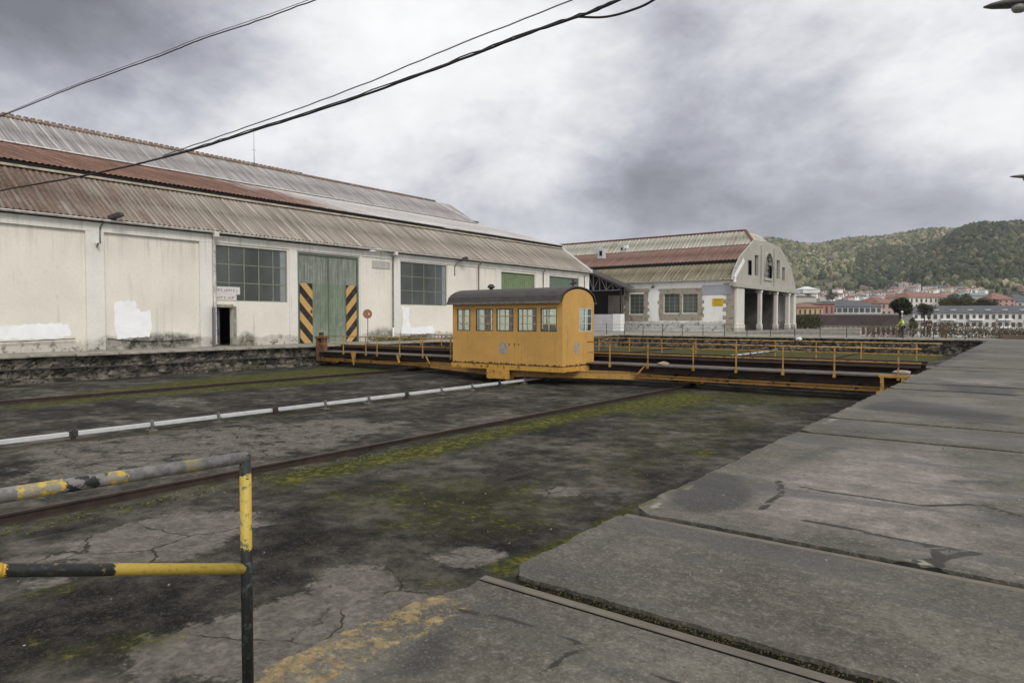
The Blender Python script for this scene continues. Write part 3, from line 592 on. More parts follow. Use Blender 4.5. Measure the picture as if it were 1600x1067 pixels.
# ================================================================== LONG SHED (left)
WX = -37.0
wh = thing('train_shed', (WX, 10, 0), 'long cream plastered shed with stepped corrugated roof running along the left side of the pit', 'building')
EZ = 6.3
def facade(mb, axis, c, a0, a1, z0, z1, holes, t, inward):
    """wall with rectangular openings; axis 'y' => plane X=c spanning Y"""
    As = sorted(set([a0, a1]+[h[0] for h in holes]+[h[1] for h in holes])); Zs = sorted(set([z0, z1]+[h[2] for h in holes]+[h[3] for h in holes]))
    def pt(a, d, z): return (c+inward*d, a, z) if axis == 'y' else (a, c+inward*d, z)
    def inh(a, z): return any(h[0] < a < h[1] and h[2] < z < h[3] for h in holes)
    for i in range(len(As)-1):
        for j in range(len(Zs)-1):
            if inh((As[i]+As[i+1])/2, (Zs[j]+Zs[j+1])/2): continue
            for d in (0, t): mb.add([pt(As[i], d, Zs[j]), pt(As[i+1], d, Zs[j]), pt(As[i+1], d, Zs[j+1]), pt(As[i], d, Zs[j+1])], [(0, 1, 2, 3)])
    for h in holes:
        q = [(h[0], h[2]), (h[1], h[2]), (h[1], h[3]), (h[0], h[3])]
        for k in range(4):
            (a, z), (b, w) = q[k], q[(k+1) % 4]; mb.add([pt(a, 0, z), pt(b, 0, w), pt(b, t, w), pt(a, t, z)], [(0, 1, 2, 3)])
    for (a, z), (b, w) in (((a0, z0), (a0, z1)), ((a1, z0), (a1, z1)), ((a0, z1), (a1, z1))): mb.add([pt(a, 0, z), pt(b, 0, w), pt(b, t, w), pt(a, t, z)], [(0, 1, 2, 3)])
wins = [(20.78, 25.6, 2.6, 5.78, 5, 3), (35.2, 40.2, 2.62, 5.8, 4, 3)]
gwins = [(47.2, 52.3, 2.6, 5.72), (54.7, 60.1, 2.6, 5.74)]
DOOR = (26.35, 31.3, 0, 5.82); SD = (20.78, 21.93, 0, 2.22)
holes = [w[:4] for w in wins]+gwins+[DOOR, SD]
m = MB(); facade(m, 'y', WX, -20, 62, -.05, EZ, holes, .35, -1)
facade(m, 'x', 62, -95, WX-.35, -.05, EZ, [], .3, -1)      # far end wall
m.box(-95, -94.7, -20, 61.7, 0, EZ)
m.build('wall', M['plaster'], wh)
m = MB()    # inner floor and blind partition seen through the small doorway
m.box(-44, -43.8, 12, 61, 0, EZ); m.box(-43.8, -37.36, 20.2, 20.3, 0, EZ); m.box(-43.8, -37.36, 26.1, 26.2, 0, EZ); m.box(-43.8, -37.36, 20.31, 26.09, 2.4, 2.5)
m.build('inner_partition', M['steel_dark'], wh)
# pilasters and cornice proud of the panels
m = MB()
for a, b in ((-5.2, -4.4), (1.5, 2.2), (7.9, 8.6), (14.15, 14.98), (19.9, 20.62)): m.box(WX+.001, WX+.13, a, b, 0, 5.86)
m.box(WX+.001, WX+.14, -20, 20.63, 5.861, EZ+.01); m.box(WX+.001, WX+.06, 20.64, 62.02, 5.90, EZ+.01)
for a, b in ((25.72, 26.28), (31.38, 31.55), (34.5, 35.1), (46.5, 47.1), (52.4, 52.9), (54.1, 54.6), (60.2, 62.02)): m.box(WX+.001, WX+.05, a, b, .0, 5.899)
m.build('pilaster', M['pilaster'], wh)
# repainted patches (irregular outlines, a coat of paint proud by 4 mm)
def patch(pts, mb, x=WX):
    rp = random.Random(len(pts)); q = []
    for i in range(len(pts)):
        a, b = pts[i], pts[(i+1) % len(pts)]; n = max(2, int(math.hypot(b[0]-a[0], b[1]-a[1])/.12))
        q += [(a[0]+(b[0]-a[0])*k/n+rp.uniform(-.035, .035), a[1]+(b[1]-a[1])*k/n+rp.uniform(-.035, .035)) for k in range(n)]
    pts = q
    mb.prism([(x+.0005, y, z) for y, z in pts], (.005, 0, 0))
m = MB(); patch([(15.5, 2.45), (16.5, 2.5), (16.55, 2.1), (16.75, 1.95), (17.25, 2.0), (17.3, 1.2), (17.15, .62), (16.2, .6), (15.6, .5), (15.45, 1.2)], m); m.build('repainted_patch', M['repaint'], wh)
m = MB(); patch([(8.7, 1.0), (10.6, 1.2), (11.6, 1.3), (12.9, 1.35), (13.4, 1.25), (13.5, .75), (12.8, .62), (11, .62), (8.7, .5)], m); m.build('repainted_patch', M['repaint'], wh)
m = MB(); patch([(35.3, 2.5), (36.1, 2.45), (36.0, 1.55), (36.3, .95), (38.6, 1.05), (38.9, .5), (36, .38), (35.2, .42), (35.5, 1.5)], m); m.build('repainted_patch', M['repaint'], wh)
# windows
for (a, b, z0, z1, nc, nr) in wins:
    f = MB(); X = WX-.1
    for i in range(nc+1): y = a+(b-a)*i/nc; y = min(max(y, a+.04), b-.04); f.box(X-.03, X+.03, y-.03, y+.03, z0, z1)
    for j in range(nr+1): z = z0+(z1-z0)*j/nr; z = min(max(z, z0+.03), z1-.03); f.box(X-.024, X+.024, a+.001, b-.001, z-.025, z+.025)
    fo = f.build('window', M['green_frame'], wh)
    p = MB(); p.box(X-.012, X-.004, a+.002, b-.45, z0+.002, z1-.002); p.build('pane', M['pane_dark'], fo)
    p = MB(); p.box(X-.012, X-.004, b-.449, b-.002, z0+.002, z1-.002); p.build('pane', M['pane_grey'], fo)
for k, (a, b, z0, z1) in enumerate(gwins):
    f = MB(); X = WX-.12
    for y in (a+.04, b-.04): f.box(X-.03, X+.03, y-.04, y+.04, z0, z1)
    for z in (z0+.03, z1-.03): f.box(X-.028, X+.028, a, b, z-.03, z+.03)
    fo = f.build('window', M['green_frame'], wh); p = MB(); p.corr((X-.02, a, z0), (X-.02, b, z0), (X-.02, a, z1), .3, .008, 1); p.build('pane', M['pane_green' if k == 0 else 'pane_teal'], fo)
# big door
m = MB(); X = WX-.12; m.corr((X, 26.45, 0), (X, 31.2, 0), (X, 26.45, 5.7), .2, .02, 1)
dr = m.build('door', M['door'], wh)
m = MB(); m.box(X-.05, X+.08, 26.36, 26.46, 0, 5.8); m.box(X-.05, X+.08, 31.19, 31.29, 0, 5.8); m.box(X-.05, X+.08, 26.461, 31.189, 5.68, 5.8); m.box(X+.035, X+.06, 28.78, 28.83, 0, 5.67); m.build('door_frame', M['pane_teal'], dr)
m = MB(); m.box(X+.03, X+.07, 26.55, 27.5, .02, 3.85); m.build('hazard_stripe', M['hazL'], dr)
m = MB(); m.box(X+.03, X+.07, 30.25, 31.12, .02, 3.85); m.build('hazard_stripe', M['hazR'], dr)
m = MB(); m.box(X+.07, X+.11, 27.35, 27.45, 1.95, 2.15); m.build('handle', M['steel_dark'], dr)
# small doorway: broken render jambs, grey open leaf
m = MB(); m.box(WX+.001, WX+.07, 20.63, 20.775, 0, 2.42); m.box(WX+.001, WX+.06, 21.935, 22.12, 0, 2.3); m.box(WX+.001, WX+.065, 20.776, 21.934, 2.225, 2.4); m.build('door_surround', M['coping'], wh, bevel=.02)
m = MB(); m.obox((WX+.3, 20.56, 1.12), (.28, -.06, 0), (.01, .03, 0), (0, 0, 1.1)); dl = m.build('door_leaf', simple('grey_metal_leaf', (.17, .17, .17), .6, .15, 3), wh)
m = MB(); m.box(WX-.42, WX-.36, 21.0, 21.3, .02, 2.18); m.build('door_post', simple('blue_grey_door_edge', (.07, .09, .12), .6, .5, 2, (.2, .08, .02), .8), wh)
# gutter and downpipes
GX = WX+.40
def gutter(mb, p, q, r=.105, n=8):
    p, q = Vector(p), Vector(q); t = (q-p).normalized(); a = t.cross(Vector((0, 0, 1))).normalized(); vs = []
    for k in range(n+1):
        g = math.pi*k/n; o = a*math.cos(g)*r-Vector((0, 0, 1))*math.sin(g)*r; vs += [p+o, q+o]
    for k in range(n+1):
        g = math.pi*(n-k)/n; o = a*math.cos(g)*(r-.012)-Vector((0, 0, 1))*math.sin(g)*(r-.012); vs += [p+o, q+o]
    N = 2*n+2; fs = [(2*k, 2*k+1, (2*k+3) % (2*N), (2*k+2) % (2*N)) for k in range(N)]; mb.add(vs, fs, True)
m = MB(); gutter(m, (GX, -20, 6.46), (GX, 62.1, 6.46)); 
for y in np.arange(-19, 62, 1.8): m.beam((WX+.05, y, 6.34), (GX-.09, y, 6.40), .03, .02)
m.build('gutter', M['gutter'], wh)
for y, r, mt in ((20.72, .085, 'gutter'), (34.35, .05, 'gutter_rust'), (44.0, .05, 'gutter_rust'), (53.5, .045, 'gutter_rust'), (61.0, .04, 'gutter_rust')):
    m = MB(); off = WX+.2 if y < 30 else WX+.12
    m.tube([(GX, y, 6.40), (GX, y, 6.22), (off, y, 6.02), (off, y, .25), (off+.08, y+.02, .1)], r, 10)
    for z in (5.4, 3.4, 1.5): m.tube([(off, y, z), (off, y, z+.05)], r+.015, 10)
    m.build('downpipe', M[mt], wh)
    if y < 30 or y == 34.35:
        m = MB(); m.box(GX-.13, GX+.13, y-.13, y+.13, 6.16, 6.44); m.build('rainwater_head', M['gutter'], wh)
m = MB(); m.tube([(WX+.12, 34.35, .95), (WX+.12, 34.35, .3), (WX+.2, 34.4, .05)], .065, 10); m.build('downpipe_foot', M['white'], wh)
# roof
def roof_obj(name, pieces, mat, th=.0):
    m = MB()
    for p in pieces: m.corr(*p)
    return m.build(name, M[mat], wh)
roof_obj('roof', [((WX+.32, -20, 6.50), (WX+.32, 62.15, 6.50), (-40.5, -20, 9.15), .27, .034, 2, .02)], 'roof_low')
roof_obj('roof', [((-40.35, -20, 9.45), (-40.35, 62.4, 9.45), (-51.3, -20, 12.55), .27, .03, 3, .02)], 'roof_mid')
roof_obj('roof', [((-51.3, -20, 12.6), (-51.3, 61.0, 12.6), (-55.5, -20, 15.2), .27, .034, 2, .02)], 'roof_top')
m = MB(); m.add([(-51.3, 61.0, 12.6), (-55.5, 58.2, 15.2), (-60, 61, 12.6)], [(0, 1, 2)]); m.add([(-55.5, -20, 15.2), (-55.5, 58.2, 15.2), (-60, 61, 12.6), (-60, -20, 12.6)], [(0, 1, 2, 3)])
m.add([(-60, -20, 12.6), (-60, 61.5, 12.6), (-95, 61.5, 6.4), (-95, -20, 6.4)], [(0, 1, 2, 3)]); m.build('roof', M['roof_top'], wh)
# trim hip cut of the top sheet: cover triangle by ridge; end verges and steps
m = MB(); m.box(-40.62, -40.42, -20, 62.2, 8.9, 9.42); m.box(-95, -40.63, -20, -19.8, 6, 12); m.build('roof_step', M['black'], wh)
m = MB(); m.box(-40.66, -40.24, -20, 62.3, 9.10, 9.18); m.beam((-40.4, -20, 9.2), (-40.4, 62.3, 9.2), .2, .05); m.build('flashing', simple('pale_flashing', (.42, .37, .29), .7, .3, 2, (.15, .1, .06), .5), wh)
m = MB(); m.beam((WX+.36, 62.1, 6.52), (-40.45, 62.1, 9.22), .1, .22); m.beam((-40.3, 62.35, 9.42), (-51.3, 62.35, 12.5), .08, .16); m.build('verge_trim', M['white'], wh)
m = MB(); m.add([(WX, 61.98, 6.3), (-40.5, 61.98, 9.1), (-40.4, 61.98, 9.4), (-51.3, 61.98, 12.5), (-60, 61.98, 12.5), (-94, 61.98, 6.3)], [(0, 1, 2, 3, 4, 5)]); m.build('gable', M['pilaster'], wh)
m = MB()   # ridge capping with upstanding edge
m.tube([(-55.5, -20, 15.27), (-55.5, 58.3, 15.27)], .13, 8)
for y in np.arange(-19.8, 40, .42): m.box(-55.6, -55.4, y, y+.24, 15.38, 15.47)
m.build('ridge_cap', simple('rusty_ridge_cap', (.22, .15, .11), .8, .4, 3, (.5, .45, .38), .6), wh)
m = MB(); m.tube([(-55.5, 58.3, 15.25), (-51.5, 61.05, 12.65)], .09, 8); m.tube([(-51.3, -20, 12.66), (-51.3, 61.0, 12.66)], .06, 6); m.build('hip_cap', M['gutter'], wh)
m = MB(); m.tube([(-55.5, 35.1, 15.2), (-55.5, 35.1, 18.2)], [.03, .012], 8); m.tube([(-55.5, 35.1, 15.3), (-55.5, 35.1, 15.5)], .07, 8); m.tube([(-55.5, 34.9, 16.6), (-55.5, 35.3, 16.6)], .01, 6)
tag(m.build('roof_aerial', M['steel_dark']), 'thin mast aerial standing on the ridge of the long shed', 'antenna')
m = MB(); m.tube([(-52.2, 61.2, 12.3), (-52.2, 61.2, 12.85)], .05, 8); m.lathe((-52.2, 61.2, 12.85), [(.7, 0), (.75, .05), (.3, .16), (.05, .2)], 16)
tag(m.build('roof_cowl', M['steel_dark']), 'flat dark ventilation cowl on the far end of the long shed roof', 'vent')
# thick hanging cable low on wall
m = MB(); m.tube([(WX+.16, y, .62-.1*math.sin((y-6)/8*math.pi)) for y in np.arange(4, 14.1, .6)], .02, 6); tag(m.build('wall_cable', M['cable']), 'black cable sagging low along the leftmost wall panel', 'cable')
m = MB(); m.tube([(WX+.05, y, .38+.22*abs((y-17.8)/2.9)**2) for y in np.arange(15.1, 19.9, .4)], .02, 6); tag(m.build('wall_cable', M['cable']), 'black cable sagging across the sooty stain between two pilasters', 'cable')

# floodlights and cameras on the wall
fl = thing('floodlight', (WX+.2, 15.0, 6.3), 'dark floodlight tilted up at the gutter above the left pilaster', 'floodlight', 'floodlights on the shed wall')
b = MB(); b.obox((WX+.62, 15.35, 6.66), (.28, .16, .1), (-.07, .14, 0), (-.05, -.02, .09)); b.build('housing', M['steel_dark'], fl, bevel=.02)
b = MB(); b.obox((WX+.66, 15.38, 6.755), (.22, .125, .08), (-.05, .10, 0), (-.003, -.001, .006)); b.build('lens', M['lamp_glass'], fl)
b = MB(); b.tube([(WX+.14, 14.8, 5.9), (WX+.2, 14.85, 6.2), (WX+.45, 15.15, 6.5)], .03, 8); b.tube([(WX+.14, 14.8, 5.3), (WX+.14, 14.8, 6.1)], .035, 8); b.build('bracket', M['bracket'], fl)
f2 = copy_tree(fl, (WX+.1, 41.3, 6.05), 'dark floodlight on a curved bracket beyond the second window'); 
for ch in f2.children:
    if ch.name.startswith('bracket'): pass
cm_ = thing('security_camera', (WX+.14, 14.6, 5.2), 'small white security camera on the left pilaster', 'camera')
b = MB(); b.obox((WX+.3, 14.62, 5.28), (.14, -.04, -.03), (.015, .06, 0), (0, 0, .05)); b.build('body', M['white'], cm_, bevel=.01)
b = MB(); b.tube([(WX+.43, 14.585, 5.25), (WX+.47, 14.575, 5.24)], .04, 10); b.build('lens', M['black'], cm_); b = MB(); b.tube([(WX+.13, 14.63, 5.1), (WX+.2, 14.63, 5.1), (WX+.26, 14.63, 5.24)], .025, 8); b.build('mount', M['bracket'], cm_)
# blank plaque, notices
m = MB(); m.box(WX+.002, WX+.05, 32.5, 34.15, 5.16, 5.68); tag(m.build('wall_plaque', simple('blank_grey_plaque', (.42, .41, .385), .8, .1, 3), bevel=.01), 'blank pale plaque on the wall right of the green door', 'plaque')
nt = thing('window_notice', (WX-.05, 21.5, 2.6), 'white notice in two rows stuck on the lower left panes above the small doorway', 'notice')
b = MB(); b.box(WX-.068, WX-.06, 20.83, 22.42, 2.98, 3.42); b.box(WX-.068, WX-.06, 20.83, 22.2, 2.64, 2.978); b.build('sheet', M['paper'], nt)
b = MB(); xx = WX-.058
for row, (z, n, y1) in enumerate(((3.2, 9, 22.3), (2.78, 7, 22.1))):
    for i in range(n):
        y = 20.92+(y1-20.92)*i/n; w = (y1-20.92)/n*.62; k = (i*7+row*3) % 5
        if k != 1: b.box(xx, xx+.004, y, y+.035, z-.06, z+.08)
        if k in (0, 2, 4): b.box(xx, xx+.0035, y+.036, y+w, z+.05, z+.08)
        if k in (1, 3, 4): b.box(xx, xx+.0035, y+.036, y+w, z-.06, z-.03)
        if k in (0, 1, 3): b.box(xx, xx+.003, y+w-.03, y+w, z-.029, z+.049)
b.build('lettering', M['ink'], nt)
# round sign on pole
sg = thing('round_sign', (WX+1.2, 30.8, 0), 'faded red round disc sign on a thin pole beside the striped door', 'sign')
sp_ = atd(574.5, 490.5, 40.0); sx, sy, sz = sp_.x, sp_.y, sp_.z
sg.location = (sx, sy, 0); ORG[sg.name] = Vector((sx, sy, 0)); fd = -FH
b = MB(); b.tube([(sx, sy, 0), (sx, sy, sz+.1)], .025, 8); b.build('pole', M['gutter_rust'], sg)
b = MB(); b.prism([Vector((sx, sy, sz))+fd*.03+(RH*math.cos(k*math.pi/14)+UH*math.sin(k*math.pi/14))*.27 for k in range(28)], fd*.02); b.build('disc', M['red_disc'], sg)
b = MB(); c0 = Vector((sx, sy, sz))+fd*.052+RH*.08; b.prism([c0+RH*.07, c0-RH*.05+UH*.07, c0-RH*.02, c0-RH*.05-UH*.07], fd*.003); b.build('arrow_mark', M['white'], sg)

# ================================================================== SECOND HALL (far)
X2, Y2 = -30.7, 88.0
h2 = thing('engine_hall', (X2, Y2, 0), 'far whitewashed hall with granite window surrounds, rusty stepped roof and an arched concrete gable', 'building')
H2W = [(-45.75, -43.55, 2.35, 5.15), (-40.5, -38.2, 2.45, 5.05), (-37.8, -35.65, 2.45, 5.0), (-50.4, -48.2, 2.35, 5.15)]
m = MB(); facade(m, 'x', Y2, -78, X2, -.05, 6.75, H2W, .5, 1); m.build('wall', M['whitewall'], h2)
def quoin(mb, a0, a1, z0, z1, openz, step=.45, side=.45):
    z = z0; k = 0
    while z < z1:
        e = side*(1.0 if k % 2 else .62); 
        yield z, min(z+step, z1), e; z += step; k += 1
for grp in ([H2W[0]], [H2W[1], H2W[2]], [H2W[3]]):
    m = MB(); a0, a1 = grp[0][0], grp[-1][1]; z0, z1 = grp[0][2]-1.0, grp[0][3]+.75
    for i, (z, w, e) in enumerate(quoin(m, a0, a1, z0, z1, None)):
        e1 = .45+e*random.uniform(.5, 1.1); e2 = .45+e*random.uniform(.5, 1.1)
        cells = [a0-e1]+[q for g_ in grp for q in (g_[0], g_[1])]+[a1+e2]
        for j in range(0, len(cells), 2): pass
        zz0, zz1 = z+.001, w-.001
        if zz1 <= grp[0][2] or zz0 >= grp[0][3]: m.box(a0-e1, a1+e2, Y2-.045, Y2-.002, zz0, zz1)
        else:
            m.box(a0-e1, a0, Y2-.045, Y2-.002, zz0, zz1); m.box(a1, a1+e2, Y2-.045, Y2-.002, zz0, zz1)
            if len(grp) > 1: m.box(grp[0][1], grp[1][0], Y2-.045, Y2-.002, zz0, zz1)
    m.build('window_surround', M['granite'], h2, bevel=.02)
for (a, b_, z0, z1) in H2W:
    f = MB(); Y = Y2+.2
    for i in range(4): x = min(max(a+(b_-a)*i/3, a+.04), b_-.04); f.box(x-.03, x+.03, Y-.03, Y+.03, z0, z1)
    for j in range(6): z = min(max(z0+(z1-z0)*j/5, z0+.03), z1-.03); f.box(a, b_, Y-.025, Y+.025, z-.025, z+.025)
    fo = f.build('window', M['green_frame'], h2); p = MB(); p.box(a, b_, Y+.005, Y+.012, z0, z1); p.build('pane', M['pane_dark'], fo)
# corner quoins
m = MB()
z = 0
k = 0
while z < 6.3:
    e = 1.5 if k % 2 else 1.05; m.box(X2-e, X2+.03, Y2-.05, Y2-.002, z, z+.52); z += .525; k += 1
m.build('corner_quoin', M['granite'], h2, bevel=.03)
# gable face (X = X2), outline polygon with porch opening and windows, built in strips
YC = 101.9
def gout(y):   # height of the gable outline at y
    d = abs(y-YC); pts = [(0, 12.25), (6.0, 12.0), (11.4, 9.5), (13.3, 7.9), (14.4, 6.4)]
    for (a, h), (b2, g2) in zip(pts[:-1], pts[1:]):
        if d <= b2: return h+(g2-h)*(d-a)/(b2-a)
    return 6.3
def arch_h(y): return 8.3+2.7*math.sqrt(max(0, 1-((y-YC)/2.0)**2)) if abs(y-YC) < 2.0 else None
m = MB(); t = .5; ys = sorted(set(list(np.arange(YC-14.4, YC+14.41, .4))+[YC-2, YC+2, YC-6, YC+6]+[q for s_ in ((93.2,94.7),(96.0,97.6),(106.2,107.8),(109.1,110.6)) for q in s_]))
#SW
sw = [(93.2, 94.7, 7.6, 9.6), (96.0, 97.6, 7.7, 10.5), (106.2, 107.8, 7.7, 10.5), (109.1, 110.6, 7.6, 9.6)]
for a, b_ in zip(ys[:-1], ys[1:]):
    mid = (a+b_)/2; segs = [(5.9, None)]
    cuts = []
    if arch_h(mid): cuts.append((7.6, arch_h(mid)))
    for s_ in sw:
        if s_[0] <= mid <= s_[1]: cuts.append((s_[2], s_[3]))
    lo = 5.9; L_ = []
    for c0_, c1_ in cuts: L_.append((lo, c0_, lo, c0_)); lo = c1_
    L_.append((lo, gout(a), lo, gout(b_)))
    for (l0, h0, l1, h1) in L_:
        v = [(X2, a, l0), (X2, b_, l1), (X2, b_, h1), (X2, a, h0)]; w = [(X2-t, y, z) for _, y, z in v]
        m.add(v+w, [(0, 1, 2, 3), (7, 6, 5, 4), (3, 2, 6, 7), (0, 4, 5, 1), (1, 5, 6, 2), (0, 3, 7, 4)])
m.build('gable', M['gable'], h2)
m = MB()   # raised ribs, lintel and mouldings on the gable
for y in (YC-3.0, YC+3.0): m.box(X2+.002, X2+.22, y-.45, y+.45, 6.35, 12.0)
m.box(X2+.002, X2+.5, YC-14.6, YC+15.6, 5.75, 6.3); m.box(X2+.002, X2+.16, YC-1.9, YC+1.9, 7.2, 7.5)
prev = None
for k in range(13):
    g = math.pi*k/12; p = Vector((X2+.1, YC+2.2*math.cos(g), 8.3+2.95*math.sin(g)))
    if prev is not None: m.beam(prev, p, .2, .3, (1, 0, 0))
    prev = p
for pa, pb in (((YC-14.4, 6.4), (YC-13.3, 7.9)), ((YC-13.3, 7.9), (YC-11.4, 9.5)), ((YC-11.4, 9.5), (YC-6, 12.05)), ((YC-6, 12.05), (YC, 12.3)), ((YC, 12.3), (YC+6, 12.05)), ((YC+6, 12.05), (YC+11.4, 9.5)), ((YC+11.4, 9.5), (YC+13.3, 7.9)), ((YC+13.3, 7.9), (YC+14.4, 6.4))):
    m.beam((X2-.1, pa[0], pa[1]+.05), (X2-.1, pb[0], pb[1]+.05), .9, .22, (1, 0, 0))
m.build('gable_moulding', M['gable'], h2)
m = MB(); m.box(X2-.4, X2-.34, YC-2, YC+2, 7.6, 11.1); m.build('gable_glazing', M['pane_dark'], h2)
for s_ in sw: m = MB(); m.box(X2-.4, X2-.34, s_[0]-.1, s_[1]+.1, s_[2]-.1, s_[3]+.1); m.build('gable_glazing', M['pane_dark'], h2)
m = MB()
for dy in (-.6, 0, .6): m.box(X2-.33, X2-.25, YC+dy-.05, YC+dy+.05, 7.6, 10.4)
for z in (8.3, 9.1, 9.8): m.box(X2-.32, X2-.26, YC-1.5, YC+1.5, z-.04, z+.04)
m.build('gable_window_bars', M['gable'], h2)
# porch columns
for (y, w, dx) in ((Y2+1.55, 3.0, .32), (98.2, .62, .5), (105.8, .62, .5), (112.2, .8, .6), (115.3, 1.3, .6)):
    m = MB(); m.box(X2-dx+.3, X2+.3, y-w/2, y+w/2, 0, 5.74); m.box(X2-dx+.2, X2+.38, y-w/2-.08, y+w/2+.08, 0, .9)
    if w < 2: m.box(X2-dx+.2, X2+.38, y-w/2-.06, y+w/2+.06, 5.3, 5.739)
    m.build('porch_column', M['column'], h2, bevel=.05)
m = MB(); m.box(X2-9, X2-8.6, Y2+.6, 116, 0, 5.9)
M['porch'] = simple('painted_porch_shade', (.09, .08, .07), .95, .4, .8)  # porch shade put into the colour of inner walls and ceiling
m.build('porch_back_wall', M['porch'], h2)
for (a, bb_) in ((92.4, 94.2), (97.6, 99.8), (104, 106.2), (110.5, 112)): m = MB(); m.box(X2-8.6, X2-8.5, a, bb_, 0, 4.6); m.build('porch_door', M['black'], h2)  # black colour carries the porch shade onto the doors
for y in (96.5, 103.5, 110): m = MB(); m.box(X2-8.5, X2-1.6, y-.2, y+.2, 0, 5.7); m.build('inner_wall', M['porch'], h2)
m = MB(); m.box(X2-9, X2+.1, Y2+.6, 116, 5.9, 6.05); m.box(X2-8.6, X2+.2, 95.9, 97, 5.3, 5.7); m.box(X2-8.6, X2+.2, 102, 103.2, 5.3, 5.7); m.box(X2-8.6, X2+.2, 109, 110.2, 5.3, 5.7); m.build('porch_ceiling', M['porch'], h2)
m = MB(); m.box(-78, X2-.01, 115.8, 116.3, 0, 6.4); m.build('rear_wall', M['whitewall'], h2)
def corr2(name, A, B, D, mat, rows=2, pitch=.55, amp=.05):
    m = MB(); m.corr(A, B, D, pitch, amp, rows, .03); return m.build(name, M[mat], h2)
corr2('roof', (-78, Y2-.35, 6.85), (X2-.1, Y2-.35, 6.85), (-78, Y2+3.6, 9.25), 'roof2_low')
corr2('roof', (-78, Y2+3.4, 9.6), (X2-.2, Y2+3.4, 9.6), (-78, Y2+8.2, 12.0), 'roof2_mid')
m = MB(); m.corr((-78, Y2+8.2, 12.05), (-30.9, Y2+8.2, 12.05), (-78, Y2+11.0, 14.3), .55, .05, 2, .03)
for i, (x, y, z) in enumerate(m.v):       # trim to the hipped end
    lim = X2-.2-(z-12.05)*.95
    if x > lim: m.v[i] = (lim, y, z)
m.build('roof', M['roof2_top'], h2)
m = MB(); m.add([(X2-.2, Y2+8.2, 12.08), (-33.0, Y2+11.0, 14.3), (-33.0, 104.8, 14.3), (X2-.2, 107.6, 12.08)], [(0, 1, 2, 3)]); m.add([(-78, 99, 14.32), (-33, 99, 14.32), (-33, 104.8, 14.32), (-78, 104.8, 14.32)], [(0, 1, 2, 3)])
m.add([(-78, 104.8, 14.3), (-33, 104.8, 14.3), (X2-.2, 107.6, 12), (-78, 107.6, 12)], [(0, 1, 2, 3)]); m.add([(-78, 107.6, 12), (X2-.2, 107.6, 12), (X2-.2, 116.3, 6.6), (-78, 116.3, 6.6)], [(0, 1, 2, 3)]); m.build('roof', M['roof2_top'], h2)
m = MB(); m.beam((-78, Y2+11, 14.42), (-33, Y2+11, 14.42), .3, .16); m.beam((-33, Y2+11, 14.4), (X2-.15, Y2+8.2, 12.2), .3, .18); m.build('ridge_cap', simple('red_brown_ridge_tile', (.17, .075, .055), .8, .3, 2), h2)
m = MB(); m.box(-78, X2-.15, Y2+3.42, Y2+3.7, 9.2, 9.54); m.box(-78, X2-.15, Y2+8.25, Y2+8.5, 11.9, 12.02); m.build('roof_step', M['black'], h2)
m = MB(); gutter(m, (-78, Y2-.45, 6.84), (X2+.1, Y2-.45, 6.84), .13); m.build('gutter', M['gutter'], h2)
m = MB(); m.box(X2-.35, X2+.05, Y2-.3, Y2+.5, 6.4, 6.9); m.beam((X2-.05, Y2-.2, 6.95), (X2-.05, Y2+3.4, 9.45), .3, .5); m.build('verge_trim', M['white'], h2)
m = MB(); m.tube([(-46.9, Y2-.45, 6.8), (-46.9, Y2-.12, 6.4), (-46.9, Y2-.12, .1)], .09, 8); m.build('downpipe', M['white'], h2)
m = MB(); m.tube([(-41.9, Y2-.1, 6.1), (-41.9, Y2-.5, 6.35), (-41.9, Y2-.7, 6.2)], .05, 6); m.lathe((-41.9, Y2-.7, 5.9), [(.2, 0), (.16, .2), (.05, .3)], 10); tag(m.build('wall_lamp', M['steel_dark']), 'small dark bracket lamp on the white wall of the far hall', 'lamp')
# vents on far hall roof
def vent(px, py, dist, w, h, lab, flip):
    p = atd(px, py, dist); v = thing('roof_vent', p, lab, 'vent'); b = MB(); b.obox(p+Vector((0, 0, h/2)), (w/2, 0, 0), (0, w/2, 0), (0, 0, h/2)); b.build('box', M['grey_l'], v)
    b = MB(); b.obox(p+Vector((flip*w*.75, 0, h*.85)), (w*.5, 0, 0), (0, w*.45, 0), (0, 0, h*.3)); b.build('outlet', M['white' if flip > 0 else 'grey_l'], v); b = MB(); b.obox(p+Vector((-.1*flip, -w*.5-.01, h*.5)), (w*.25, 0, 0), (0, .02, 0), (0, 0, h*.25)); b.build('opening', M['black'], v)
vent(940, 404, 92, .8, 1.3, 'boxy white roof vent with a side outlet on the rusty roof of the far hall', -1)
vent(974, 393, 95, .55, .7, 'small open roof vent with white flap higher on the far hall roof', 1)
# boards on the far wall
m = MB(); m.box(-35.05, -31.05, Y2-.08, Y2-.005, 4.85, 6.1); tag(m.build('wall_board', M['sign_blue'], bevel=.01), 'long blank grey blue board under the gutter of the far hall', 'board')
ys_ = thing('warning_sign', (-32.9, Y2-.1, 3.5), 'small yellow warning sign below the grey blue board', 'sign'); b = MB(); b.box(-33.6, -32.15, Y2-.06, Y2-.004, 3.35, 4.35); b.build('plate', M['sign_yellow'], ys_, bevel=.01)
b = MB()
for z, x0, x1 in ((4.12, -33.35, -32.4), (3.92, -33.25, -32.5), (3.58, -33.4, -32.35)): b.box(x0, x1, Y2-.068, Y2-.0605, z-.035, z+.035)
b.build('lettering', simple('sign_lettering', (.25, .14, .03), .7, .2, 3), ys_)

